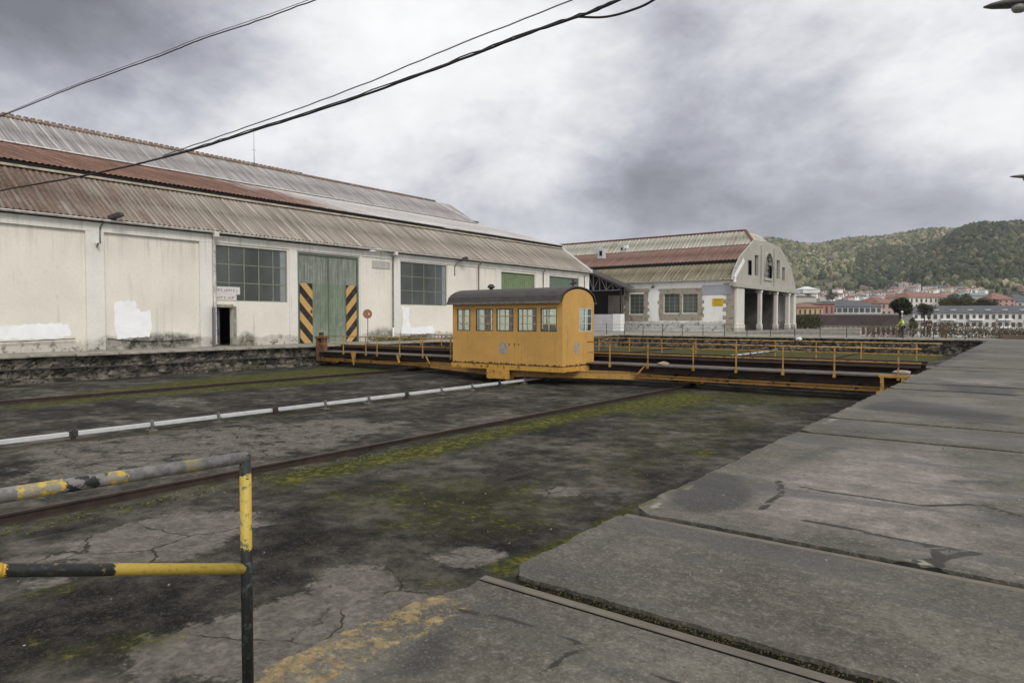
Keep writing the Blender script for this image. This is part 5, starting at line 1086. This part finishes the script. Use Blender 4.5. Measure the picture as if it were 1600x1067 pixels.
# ================================================================== PEOPLE (far)
def person(base, face, top, legs, lab, pose='work', hat=None, skin=(.42, .27, .2)):
    root = thing('person', base, lab, 'person'); f = Vector(face).normalized(); s = Vector((-f.y, f.x, 0)); B = Vector(base)
    def q(fr, sd, z): return f*fr+s*sd+Vector((0, 0, z))
    if pose == 'work': J = dict(hip=q(0, 0, .93), wst=q(.02, 0, 1.08), ch=q(.06, 0, 1.32), nk=q(.10, 0, 1.48), hd=q(.14, 0, 1.60), kl=q(.10, .13, .50), kr=q(-.02, -.15, .49), al=q(.08, .16, .08), ar=q(-.12, -.19, .08), fl=q(.26, .18, .04), fr=q(.06, -.21, .04),
        hl=q(0, .09, .9), hr=q(0, -.09, .9), sl=q(.07, .19, 1.40), sr=q(.07, -.19, 1.40), el=q(.05, .30, 1.14), er=q(.16, -.30, 1.14), wl=q(.22, .26, .98), wr=q(.36, -.2, 1.0), ml=q(.3, .23, .93), mr=q(.44, -.16, .98))
    else: J = dict(hip=q(0, 0, .93), wst=q(0, 0, 1.08), ch=q(0, 0, 1.32), nk=q(.02, 0, 1.48), hd=q(.03, 0, 1.60), kl=q(.05, .11, .50), kr=q(0, -.12, .49), al=q(-.02, .12, .08), ar=q(-.02, -.14, .08), fl=q(.16, .14, .04), fr=q(.16, -.16, .04),
        hl=q(0, .09, .9), hr=q(0, -.09, .9), sl=q(0, .19, 1.40), sr=q(0, -.19, 1.40), el=q(-.02, .25, 1.13), er=q(-.02, -.25, 1.13), wl=q(.06, .25, .9), wr=q(.06, -.25, .9), ml=q(.08, .25, .82), mr=q(.08, -.25, .82))
    rad = dict(hip=.15, wst=.13, ch=.155, nk=.055, hd=.095, kl=.06, kr=.06, al=.042, ar=.042, fl=.035, fr=.035, hl=.095, hr=.095, sl=.07, sr=.07, el=.045, er=.045, wl=.032, wr=.032, ml=.035, mr=.035)
    ed = [('hip', 'wst'), ('wst', 'ch'), ('ch', 'nk'), ('nk', 'hd'), ('hip', 'hl'), ('hl', 'kl'), ('kl', 'al'), ('al', 'fl'), ('hip', 'hr'), ('hr', 'kr'), ('kr', 'ar'), ('ar', 'fr'), ('ch', 'sl'), ('sl', 'el'), ('el', 'wl'), ('wl', 'ml'), ('ch', 'sr'), ('sr', 'er'), ('er', 'wr'), ('wr', 'mr')]
    def skin_obj(keys, edges, name, mat, grow):
        idx = {k: i for i, k in enumerate(keys)}; me = bpy.data.meshes.new(name); me.from_pydata([tuple(J[k]) for k in keys], [(idx[a], idx[b]) for a, b in edges], []); me.materials.append(mat)
        o = bpy.data.objects.new(name, me); col.objects.link(o); o.parent = root; mo = o.modifiers.new('skin', 'SKIN'); mo.use_smooth_shade = True
        for i, k in enumerate(keys): me.skin_vertices[0].data[i].radius = (rad[k]+grow, rad[k]*(.8 if k in ('hip', 'wst', 'ch') else 1)+grow)
        me.skin_vertices[0].data[0].use_root = True; sb = o.modifiers.new('sub', 'SUBSURF'); sb.levels = sb.render_levels = 2; return o
    skin_obj(list(J), ed, 'body', simple('skin', skin, .6, .05), 0)
    lk = ['hip', 'hl', 'kl', 'al', 'hr', 'kr', 'ar']; skin_obj(lk, [('hip', 'hl'), ('hl', 'kl'), ('kl', 'al'), ('hip', 'hr'), ('hr', 'kr'), ('kr', 'ar')], 'trousers', simple('dark_trousers', legs, .9, .2, 5), .022)
    tk = ['wst', 'ch', 'sl', 'el', 'wl', 'sr', 'er', 'wr']; skin_obj(tk, [('wst', 'ch'), ('ch', 'sl'), ('sl', 'el'), ('el', 'wl'), ('ch', 'sr'), ('sr', 'er'), ('er', 'wr')], 'jacket', simple('jacket_cloth', top, .8, .12, 5), .022)
    for (a, b) in (('al', 'fl'), ('ar', 'fr')):
        m = MB(); pa, pb = B+J[a], B+J[b]; pa.z = pb.z = B.z+.05; m.tube([pa-(pb-pa)*.3, pa, pb, pb+(pb-pa)*.25], [.035, .055, .052, .03], 10); m.build('boot', M['black'], root)
    hm = MB(); hc = B+J['hd']+Vector((0, 0, .06)); hm.lathe(hc, [(.11, -.04), (.112, .02), (.085, .07), (.02, .095)], 16); hm.build('hair', simple('dark_hair', (.02, .015, .012), .8, .2), root)
    fm = MB(); fc = B+J['hd']+f*.105; fm.lathe(fc, [(.012, -.02), (.016, 0), (.006, .03)], 8, f)
    fm.build('nose', simple('nose_skin', skin, .6, .05), root)
    em = MB()
    for sd in (-.035, .035): em.lathe(fc+s*sd+Vector((0, 0, .03))-f*.012, [(.011, -.005), (.011, .004)], 8, f)
    em.box(0, 0, 0, 0, 0, 0) if 0 else None
    em.build('eyes', M['black'], root)
    return root
p1 = atz(1410, 527, 0); person((p1.x, p1.y, 0), (-.9, -.5, 0), (.55, .75, .10), (.012, .014, .02), 'person in high visibility yellow jacket and dark trousers standing at the far pit edge')
p2 = atz(1450, 526.6, 0); person((p2.x, p2.y+.5, 0), (-.3, -1, 0), (.075, .062, .048), (.03, .026, .022), 'person in drab brown clothes standing by the brambles', 'stand')

# ================================================================== TOWN, VALLEY, HILLS
GZ = -8.0
m = MB(); m.add([(-4500, -4500, GZ-.4), (4500, -4500, GZ-.4), (4500, 4500, GZ-.4), (-4500, 4500, GZ-.4)], [(0, 1, 2, 3)]); tag(m.build('ground', M['townground']), kind='structure')
def fr(px, d, z=0): r = (px-800)/FOC*d; v = RH*r+FH*d; return Vector((v.x, v.y, z))
def zat(py, d): return 1.5+(500-py)/FOC*d
def hillz(u, d):
    sA = min(max((d-420)/1600, 0), 1); A = (3*sA**2-2*sA**3)*(236+10*math.sin(u*23)+6*math.sin(u*51+1)+ (14 if u < .45 else 0)*0)
    A *= .93+.07*math.sin(u*9+2.2)
    w_ = min(max((u-.08)/.26, 0), 1); A *= .35+.65*(3*w_**2-2*w_**3)
    sB = min(max((d-470)/850, 0), 1); b = min(max((u-.47)/.2, 0), 1); b = 3*b*b-2*b**3; Bz = (3*sB**2-2*sB**3)*(178+6*math.sin(u*37))*b
    return GZ+max(A, Bz)+(3*math.sin(u*60+d*.01)+2*math.sin(d*.03))*min(1, sA*6)
us = np.linspace(-.6, 1.35, 150); ds = np.concatenate([np.linspace(380, 900, 20), np.linspace(930, 2300, 60)])
V = []; 
for d in ds:
    for u in us: v = RH*(u*d)+FH*d; V.append((v.x, v.y, hillz(u, d)))
nu = len(us); F = [(j*nu+i, j*nu+i+1, (j+1)*nu+i+1, (j+1)*nu+i) for j in range(len(ds)-1) for i in range(nu-1)]
me = bpy.data.meshes.new('hills'); me.from_pydata(V, [], F); me.polygons.foreach_set('use_smooth', [True]*len(F)); me.materials.append(M['hill']); o = bpy.data.objects.new('hills', me); col.objects.link(o); tag(o, kind='structure')
# forest
bm = bmesh.new(); bmesh.ops.create_icosphere(bm, subdivisions=1, radius=1); iv = np.array([v.co[:] for v in bm.verts]); bm.verts.index_update(); ifc = np.array([[v.index for v in f.verts] for f in bm.faces]); bm.free()
TV = []; TF = []; TC = []; cnt = 0
rs = np.random.default_rng(11)
pal = np.array([(.06, .075, .04), (.095, .11, .052), (.145, .155, .075), (.185, .17, .10), (.07, .085, .052), (.26, .22, .15)])
NTREE = 30000
for i in range(NTREE):
    d = 560+(rs.random()**.8)*1500; u = rs.uniform(.33, .86)
    z = hillz(u, d); sB = (u > .5 and d < 1350)
    py = 500-(z-1.5)*FOC/d
    if py > 452 and rs.random() < .8: continue
    if 1250 < 800+u*FOC < 1560 and py > 437 and rs.random() < .6: continue
    cl = math.sin(u*41+d*.013)+math.sin(u*17-d*.008+2)
    if cl > .9 and not sB and rs.random() < .6: continue
    v = RH*(u*d)+FH*d; h = rs.uniform(3.2, 7)*(.6+d/2200); w = h*rs.uniform(.5, .8)
    jit = 1+rs.uniform(-.28, .28, (len(iv), 1)); q = iv*jit*np.array([w, w, h])+np.array([v.x, v.y, z+h*.55])
    c = pal[rs.integers(0, 6)] if not (sB and z > 40) else pal[rs.choice([0, 0, 4, 4, 1, 3])]*.72
    c = c*rs.uniform(.6, 1.3)
    TV.append(q); TF.append(ifc+cnt); cnt += len(iv); TC.append(np.tile(c, (len(iv), 1))*rs.uniform(.8, 1.2, (len(iv), 1)))
TV = np.concatenate(TV); TF = np.concatenate(TF); TC = np.concatenate(TC)
me = bpy.data.meshes.new('forest'); me.from_pydata(TV.tolist(), [], TF.tolist()); me.update(); setattr_col(me, 'tint', TC); me.materials.append(M['foliage']); o = bpy.data.objects.new('forest', me); col.objects.link(o); tag(o, 'wooded hillside of mixed green and brown trees above the town', 'forest', kind='stuff')
# generic far building
WHT = (.62, .6, .56)
def bmat(c, nm='far_wall_paint'): return simple(nm, c, .85, .1, .3)
ROOFR = simple('red_tile_roof', (.21, .115, .09), .85, .25, .6); ROOFG = simple('slate_roof', (.07, .075, .082), .6, .2, .4); ROOFB = simple('brown_sheet_roof', (.05, .037, .036), .7, .3, .5); ROOFO = simple('orange_tile_roof', (.32, .16, .10), .85, .25, .6)
WING = glass_dark('far_window', (.03, .035, .04), (.07, .08, .09), .2)
def far_building(name, x0, x1, d, ywt, yrt, c, roof, lab, floors=0, cols=0, depth=14, rot=0, zb=GZ-.5, inset=.25, wtop=None, winw=.5, balc=False, cat='building', group=None, yb=None, roofname='roof'):
    a, b = fr(x0, d), fr(x1, d); W = (b-a).length; zt = zat(ywt, d); zr = zat(yrt, d); mid = (a+b)/2
    ux = (RH*math.cos(rot)+FH*math.sin(rot)); uy = Vector((-ux.y, ux.x, 0)); 
    if uy.dot(FH) < 0: uy = -uy
    W2 = W/2/max(.5, math.cos(rot)); c0 = mid+uy*depth/2; t = thing(name, (mid.x, mid.y, zb), lab, cat, group)
    m = MB(); m.obox(c0+UH*(zb+zt)/2, ux*W2, uy*depth/2, UH*(zt-zb)/2); m.build('wall', c if not isinstance(c, tuple) else bmat(c), t)
    e = 1.04; A = [c0+ux*sx*W2*e+uy*sy*(depth/2+.4)+UH*zt for sx, sy in ((-1, -1), (1, -1), (1, 1), (-1, 1))]; k = 1-min(.9, inset*2*depth/(2*W2)) if W2*2 > depth else .3
    R0, R1 = c0-ux*W2*k+UH*zr, c0+ux*W2*k+UH*zr; m = MB(); m.add(A+[R0, R1], [(0, 1, 5, 4), (2, 3, 4, 5), (1, 2, 5), (3, 0, 4), (3, 2, 1, 0)]); rfo = m.build(roofname, roof, t)
    if floors:
        zlo = zat(yb, d) if yb else zb+1; fh = (zt-zlo)/floors; rr = random.Random(int(x0))
        for j in range(floors):
            for i in range(cols):
                cx = -W2+(i+.5)*2*W2/cols; zc_ = zlo+(j+.52)*fh; ww = W2*2/cols*winw/2*rr.choice([.8, 1, 1]); wm = MB(); wm.obox(c0+ux*cx-uy*(depth/2+.04)+UH*zc_, ux*ww, uy*.06, UH*fh*.28); wm.build('window', WING, t)
    return t, ux, uy, c0, W2, zt
o_, ux, uy, c0, W2, zt = far_building('low_barn', 1282, 1400, 135, 507, 506.5, bmat((.46, .38, .34)), ROOFB, 'long low building with dark brown roof just beyond the far pit edge', 1, 15, 12, 0, -2, .1, yb=527, winw=.5)
m = MB(); m.obox(c0+UH*((zt+zat(492, 135))/2), ux*(W2+.7), uy*6.6, UH*((zat(492, 135)-zt)/2)); m.build('roof', ROOFB, o_)
m = MB(); m.obox(c0+UH*(zat(491.3, 135)), ux*(W2+.1), uy*6.2, UH*.12); m.build('roof_edge', simple('grey_green_roof_top', (.2, .22, .21), .6, .1, 1), o_)
o_, ux, uy, c0, W2, zt = far_building('apartment_block', 1434, 1660, 200, 489, 477, (.56, .53, .49), ROOFG, 'long pale three storey block with slate roof at the right edge', 3, 24, 10, -.12, GZ, .3, yb=526, winw=.55)
m = MB()
for j in range(3):
    for i in range(0, 22, 4): m = MB(); cx = -W2+(i+.9)*2*W2/22; m.obox(c0+ux*cx-uy*(5.4)+UH*(zt-1.9-2.3*j), ux*2.0, uy*.5, UH*.28); m.build('balcony', M['white'], o_)
for i in range(9): m = MB(); cx = -W2+(i+.5)*2*W2/9; m.obox(c0+ux*cx-uy*3.2+UH*(zt+.95), ux*.7, uy*.5, UH*.10); m.build('skylight', M['white'], o_)
far_building('city_block', 1416, 1484, 265, 465, 455, (.60, .57, .50), ROOFR, 'tall cream building with red tile roof behind the slate roofed block', 5, 8, 13, .2, GZ, .3, yb=512, winw=.4)
far_building('slate_house', 1299, 1376, 185, 479, 468, (.5, .5, .48), ROOFG, 'white banded building with dark slate roof above the brown roofed barn', 2, 9, 14, -.05, GZ, .3, yb=503, winw=.75)
far_building('ochre_house', 1247, 1284, 165, 480, 473, (.5, .36, .2), ROOFR, 'ochre building with red roof right of the arched gable', 2, 5, 12, -.15, GZ, .3, yb=517, winw=.35)
far_building('pink_house', 1270, 1304, 178, 475, 471, (.38, .17, .15), ROOFG, 'dusty red building partly behind the ochre one', 2, 4, 14, .1, GZ, .1, yb=512, winw=.35)
far_building('rose_house', 1374, 1412, 230, 474, 463, (.42, .29, .25), ROOFR, 'rose pink building with red roof left of the tall cream one', 3, 4, 16, .2, GZ, .3, yb=505, winw=.35)
far_building('pink_villa', 1550, 1584, 330, 468, 457, (.45, .27, .23), ROOFR, 'pink villa with bright red roof above the slate roofed block', 2, 4, 14, -.1, zat(484, 330), .3, yb=480, winw=.35)
far_building('grey_roof_house', 1584, 1625, 340, 472, 459, (.42, .38, .33), ROOFG, 'grey gabled house at the right edge above the slate roofed block', 1, 3, 14, .2, zat(486, 340), .3, yb=482, winw=.35)
far_building('long_teal_warehouse', 1500, 1552, 420, 462, 457, (.3, .33, .32), simple('teal_roof', (.16, .21, .2), .7, .1, 1), 'low warehouse with teal roof behind the dark hedge', 0, 0, 14, 0, zat(468, 420), .1)
far_building('pale_factory', 1240, 1275, 300, 464, 461, (.42, .40, .33), ROOFG, 'pale flat roofed building left behind the ochre house', 0, 0, 14, 0, zat(480, 300), .1)
far_building('white_gym', 1254, 1278, 420, 452, 447, (.6, .6, .58), simple('white_roof', (.6, .6, .6), .7, .1, 1), 'white building with arched roof at the foot of the hill', 0, 0, 14, 0, zat(458, 420), .1)
# hillside houses
HP = [(1285, 461), (1312, 452), (1322, 459), (1330, 464), (1345, 457), (1352, 463), (1365, 462), (1385, 457), (1392, 452), (1396, 449), (1402, 455), (1404, 449), (1410, 452), (1412, 446), (1418, 450), (1424, 446), (1430, 450), (1436, 444), (1444, 441), (1447, 445), (1452, 449), (1468, 447), (1476, 450), (1484, 443), (1487, 449), (1492, 446), (1498, 438), (1507, 438), (1504, 448), (1512, 452), (1518, 447), (1525, 451), (1532, 450), (1540, 453), (1395, 461), (1380, 463), (1338, 459), (1300, 464), (1290, 455), (1420, 456), (1460, 452), (1500, 455), (1372, 457), (1388, 462), (1407, 460), (1360, 455), (1456, 443), (1310, 461)]
rq = random.Random(21)
for _ in range(46):
    x_ = rq.choice([rq.uniform(1250, 1400), rq.uniform(1390, 1560), rq.uniform(1395, 1500)]); HP.append((x_, rq.uniform(440 if 1400 < x_ < 1530 else 450, 464)))
hc_names = ['white', 'cream', 'pale pink', 'pale grey']; hcm = [bmat((.82, .81, .79)), bmat((.72, .66, .55)), bmat((.62, .5, .44)), bmat((.56, .56, .56))]; rn = ['red', 'orange', 'grey']; rm = [ROOFR, ROOFO, ROOFG]
rr = random.Random(9); seen = {}
HP = sorted(HP); 
for i, (x, y) in enumerate(HP):
    d = 380+(466-y)*20+rr.uniform(-20, 20); ci = rr.choice([0, 0, 0, 1, 2, 3]); ri = rr.choice([0, 0, 1, 2]); w = rr.uniform(2.2, 5.5); hgt = rr.uniform(2.6, 5)
    side = 'left of tall cream building' if x < 1412 else ('above tall cream building' if x < 1485 else 'right of tall cream building'); lv = 'high' if y < 449 else ('halfway' if y < 457 else 'low'); sz = 'wide' if w > 4.8 else 'narrow'
    key = '%s %s house, %s roof, %s on slope %s' % (sz, hc_names[ci], rn[ri], lv, side)
    far_building('hillside_house', x-w, x+w, d, y, y-rr.uniform(1.5, 3), hcm[ci], rm[ri], key, 1, 2, 8, rr.uniform(-.4, .4), zat(y+hgt+3, d), .3, yb=y+hgt, winw=.3, cat='house', group='hillside houses: '+key)
# town trees
def tree(px, pyt, pyb, wpx, d, mat, lab, trunk_to=None, n=2600, name='tree'):
    zt, zb = zat(pyt, d), zat(pyb, d); c = fr(px, d); rx = wpx/2/FOC*d; rz = (zt-zb)/2; t = thing(name, (c.x, c.y, GZ), lab, 'tree'); zc = (zt+zb)/2
    m = MB(); m.tube([(c.x, c.y, GZ-.2), (c.x+.1, c.y, (GZ+zb)/2), (c.x, c.y, zc)], [.35, .25, .1], 8)
    rr = random.Random(int(px*7)); lobes = []
    for k in range(9):
        g = rr.uniform(0, 6.28); q = Vector((c.x, c.y, zc))+RH*math.cos(g)*rx*.55+FH*math.sin(g)*rx*.4+UH*rr.uniform(-.5, .6)*rz; lobes.append(q); m.tube([(c.x, c.y, zb+.2*rz), q], [.12, .04], 5)
    m.build('trunk', M['bark'], t); m = MB()
    for k, q in enumerate(lobes): leafball(m, q, rx*.5, rx*.5, rz*.52, n//9, .3*max(.5, rx/6), .2, k+int(px))
    m.build('crown', mat, t); return t
tree(1406, 465, 496, 36, 105, M['leaf_dark'], 'round crowned dark tree rising behind the person in yellow', n=4200)
tree(1444, 471, 494, 30, 185, M['leaf_dark'], 'spreading dark tree in front of the tall cream building')
tree(1498, 456, 480, 34, 290, M['leaf_dark'], 'tall dark evergreen right of the tall cream building')
tree(1490, 463, 486, 50, 262, M['leaf_olive'], 'broad olive tree between the cream building and the slate roof')
tree(1520, 464, 482, 40, 270, M['leaf_olive'], 'middle tree of the dark hedge above the slate roofed block')
tree(1542, 465, 484, 34, 265, M['leaf_dark'], 'rightmost tree of the dark hedge below the pink villa')
tree(1427, 497, 515, 14, 150, M['leaf_dark'], 'small conifer at the left end of the slate roofed block', n=1200)
tree(1300, 455, 470, 22, 330, M['leaf_olive'], 'grey green tree behind the dusty red building', n=1500)
m = MB(); p_ = fr(1409, 100, 0); m.tube([(p_.x, p_.y, -2), (p_.x, p_.y, zat(490, 100))], .04, 6); m.lathe((p_.x, p_.y, zat(488, 100)), [(.05, -.15), (.17, 0), (.15, .15), (.03, .22)], 12); tag(m.build('lamp_globe_post', M['white']), 'white globe lamp on a thin post in front of the round dark tree', 'lamp')
# rooftop light strip and weeds at wall foot
m = MB(); r0 = random.Random(8)
for i in range(60): y = r0.uniform(32.2, 41); leafball(m, (WX+.25+r0.random()*.2, y, .12), .25, .3, .18+.12*r0.random(), 22, .05, 0, i)
for i in range(25): y = r0.uniform(13, 24); leafball(m, (WX+.15+r0.random()*.1, y, .05), .12, .2, .1, 12, .03, 0, i+99)
tag(m.build('wall_weeds', M['moss3d']), 'low weeds growing along the foot of the long shed wall', 'weeds', kind='stuff')
m = MB()
for i in range(260):
    y = r0.uniform(.8, 13); leafball(m, (-2.62-r0.random()*.3, y, PZ+.03), .1, .14, .05, 10, .018, 0, i+500)
for i in range(240):
    y = r0.uniform(2, 26); leafball(m, (-10.55+r0.random()*.45, y, PZ+.01), .12, .2, .03, 8, .02, 0, i+900)
pb = MB()
for i in range(150):
    x, y = r0.uniform(-12, -2.8), r0.uniform(1.5, 24); k = r0.uniform(.004, .011); pb.obox((x, y, PZ+.012), (k, k*.3, 0), (-k*.4, k*.8, k*.2), (0, k*.1, k*.7))
for i in range(160):
    x, y = r0.uniform(-2.3, 4), r0.uniform(2.2, 12); k = r0.uniform(.003, .008); pb.obox((x, y, .003), (k, k*.3, 0), (-k*.4, k*.8, k*.2), (0, k*.1, k*.7))
tag(pb.build('loose_stones', simple('pale_grit', (.17, .155, .13), .9, .5, 3)), 'loose pale stones and grit scattered over the pit floor and slabs', 'stones', kind='stuff')
tag(m.build('moss_tufts', M['moss3d']), 'yellow green moss tufts along the pit rail and pit edge', 'moss', kind='stuff')
# groove vegetation in the nearest rail grooves
m = MB()
for i in range(700):
    x = r0.uniform(-2.3, 3.2); yy = 3.08+.1+r0.uniform(-.012, .012); leafball(m, (x, yy, -.035), .02, .014, .022, 5, .007, 0, i+2000)
tag(m.build('groove_moss', leafmat('dry_groove_moss', (.03, .025, .012), (.06, .05, .022), (.10, .08, .04))), 'dry brown moss filling the groove of the nearest sunk rail', 'moss', kind='stuff')

hm_ = bpy.data.materials.new('haze_air'); hm_.use_nodes = True; nt_ = hm_.node_tree; nt_.nodes.remove(nt_.nodes['Principled BSDF']); pv = nt_.nodes.new('ShaderNodeVolumePrincipled'); pv.inputs['Density'].default_value = .00009; pv.inputs['Color'].default_value = (.92, .94, 1, 1); nt_.links.new(pv.outputs[0], nt_.nodes['Material Output'].inputs['Volume'])
m = MB(); m.box(-4600, 4600, -4600, 4600, GZ-1.6, 300); tag(m.build('haze', hm_), kind='stuff')
# ================================================================== LIGHT AND SKY
SUN_EL, SUN_AZ = 42, 118      # azimuth measured from +Y towards +X
w = bpy.data.worlds.new('World'); sc.world = w; w.use_nodes = True; t = w.node_tree
class WN(NT):
    def __init__(s): s.t = t; s._p = None
g = WN(); bg = t.nodes['Background']; tc = g.node('ShaderNodeTexCoord'); D = tc.outputs['Generated']
sky = g.node('ShaderNodeTexSky', sky_type='NISHITA'); sky.sun_disc = False; sky.sun_elevation = R_(SUN_EL); sky.sun_rotation = R_(SUN_AZ)
x, y, z = g.xyz(D); zc_ = g.math('ADD', g.math('MAXIMUM', z, 0.0), .30)
cv = g.node('ShaderNodeCombineXYZ', {0: g.math('DIVIDE', x, zc_), 1: g.math('DIVIDE', y, zc_), 2: 0.0}).outputs[0]
cv = g.addv(cv, (3.1, 7.3, 0))
n1 = g.noise(1.0, 10, v=cv, rough=.6, dist=.3); n2 = g.noise(5.5, 9, v=g.sc(D, (1, 1, 1.5)), rough=.62, dist=.25); n3_ = g.noise(2.3, 10, v=g.addv(g.sc(D, (1, 1, 1.9)), (4, 1, 2)), rough=.58, dist=.2)
dens = g.math('ADD', g.math('MULTIPLY', n1, .30), g.math('ADD', g.math('MULTIPLY', n2, .24), g.math('MULTIPLY', n3_, .46)))
dens = g.math('ADD', g.math('MULTIPLY', g.math('SUBTRACT', dens, .5), 1.75), .52)
def sdir(px, py): return tuple(ray(px, py).normalized())
bias = None
for (px, py, amp, rad) in ((160, 30, -.27, .27), (900, 185, .20, .19), (1400, 10, .17, .40), (1540, 190, .05, .16), (1230, 285, -.21, .26), (1010, 300, -.14, .2), (1440, 300, -.12, .18), (600, 300, .10, .2), (330, 170, .10, .2), (760, 20, .09, .25), (1010, 120, .05, .1), (80, 150, .06, .12), (1180, 60, .02, .2)):
    dt = g.node('ShaderNodeVectorMath', {0: D, 1: sdir(px, py)}, operation='DOT_PRODUCT').outputs['Value']
    ang = g.math('ARCCOSINE', g.math('MINIMUM', dt, .99999)); f = g.math('MULTIPLY', g.ss(ang, rad, 0.0), amp); bias = f if bias is None else g.math('ADD', bias, f)
v = g.math('ADD', dens, bias)
cl = g.ramp(v, [(.18, (.20, .205, .235)), (.32, (.31, .315, .365)), (.42, (.45, .455, .52)), (.50, (.61, .62, .67)), (.58, (.79, .795, .83)), (.68, (.97, .97, .98)), (.82, (1.08, 1.08, 1.08))])
hz = g.ss(z, .16, .02); cl = g.mix(g.math('MULTIPLY', hz, .45), cl, (.76, .78, .83))
# unseen sky towards the sun, behind the camera, brightened to light the scene
sd = (math.sin(R_(SUN_AZ))*math.cos(R_(SUN_EL)), math.cos(R_(SUN_AZ))*math.cos(R_(SUN_EL)), math.sin(R_(SUN_EL)))
dt = g.node('ShaderNodeVectorMath', {0: D, 1: sd}, operation='DOT_PRODUCT').outputs['Value']; glow = g.math('MULTIPLY', g.ss(dt, .1, 1.0), 1.3)
cl = g.mix(1.0, cl, g.node('ShaderNodeCombineXYZ', {0: g.math('ADD', glow, 1.0), 1: g.math('ADD', g.math('MULTIPLY', glow, .97), 1.0), 2: g.math('ADD', g.math('MULTIPLY', glow, .9), 1.0)}).outputs[0], 'MULTIPLY')
skc = g.mix(1.0, sky.outputs[0], (.06, .06, .06), 'MULTIPLY')
fin = g.mix(.93, skc, cl)
# Background strength .1, colours scaled to match
fin = g.mix(1.0, fin, (10, 10, 10), 'MULTIPLY')
t.links.new(fin, bg.inputs[0]); bg.inputs[1].default_value = .1
sl = bpy.data.lights.new('sun', 'SUN'); sl.energy = 1.5; sl.angle = R_(14); sl.color = (1, .95, .87); so = bpy.data.objects.new('sun', sl); col.objects.link(so)
so.rotation_euler = Vector(sd).to_track_quat('Z', 'Y').to_euler()
vs_ = sc.view_settings; vs_.view_transform = 'Standard'; vs_.look = 'None'; vs_.exposure = 0; vs_.gamma = 1
sc.cycles.max_bounces = 6; sc.cycles.transparent_max_bounces = 12
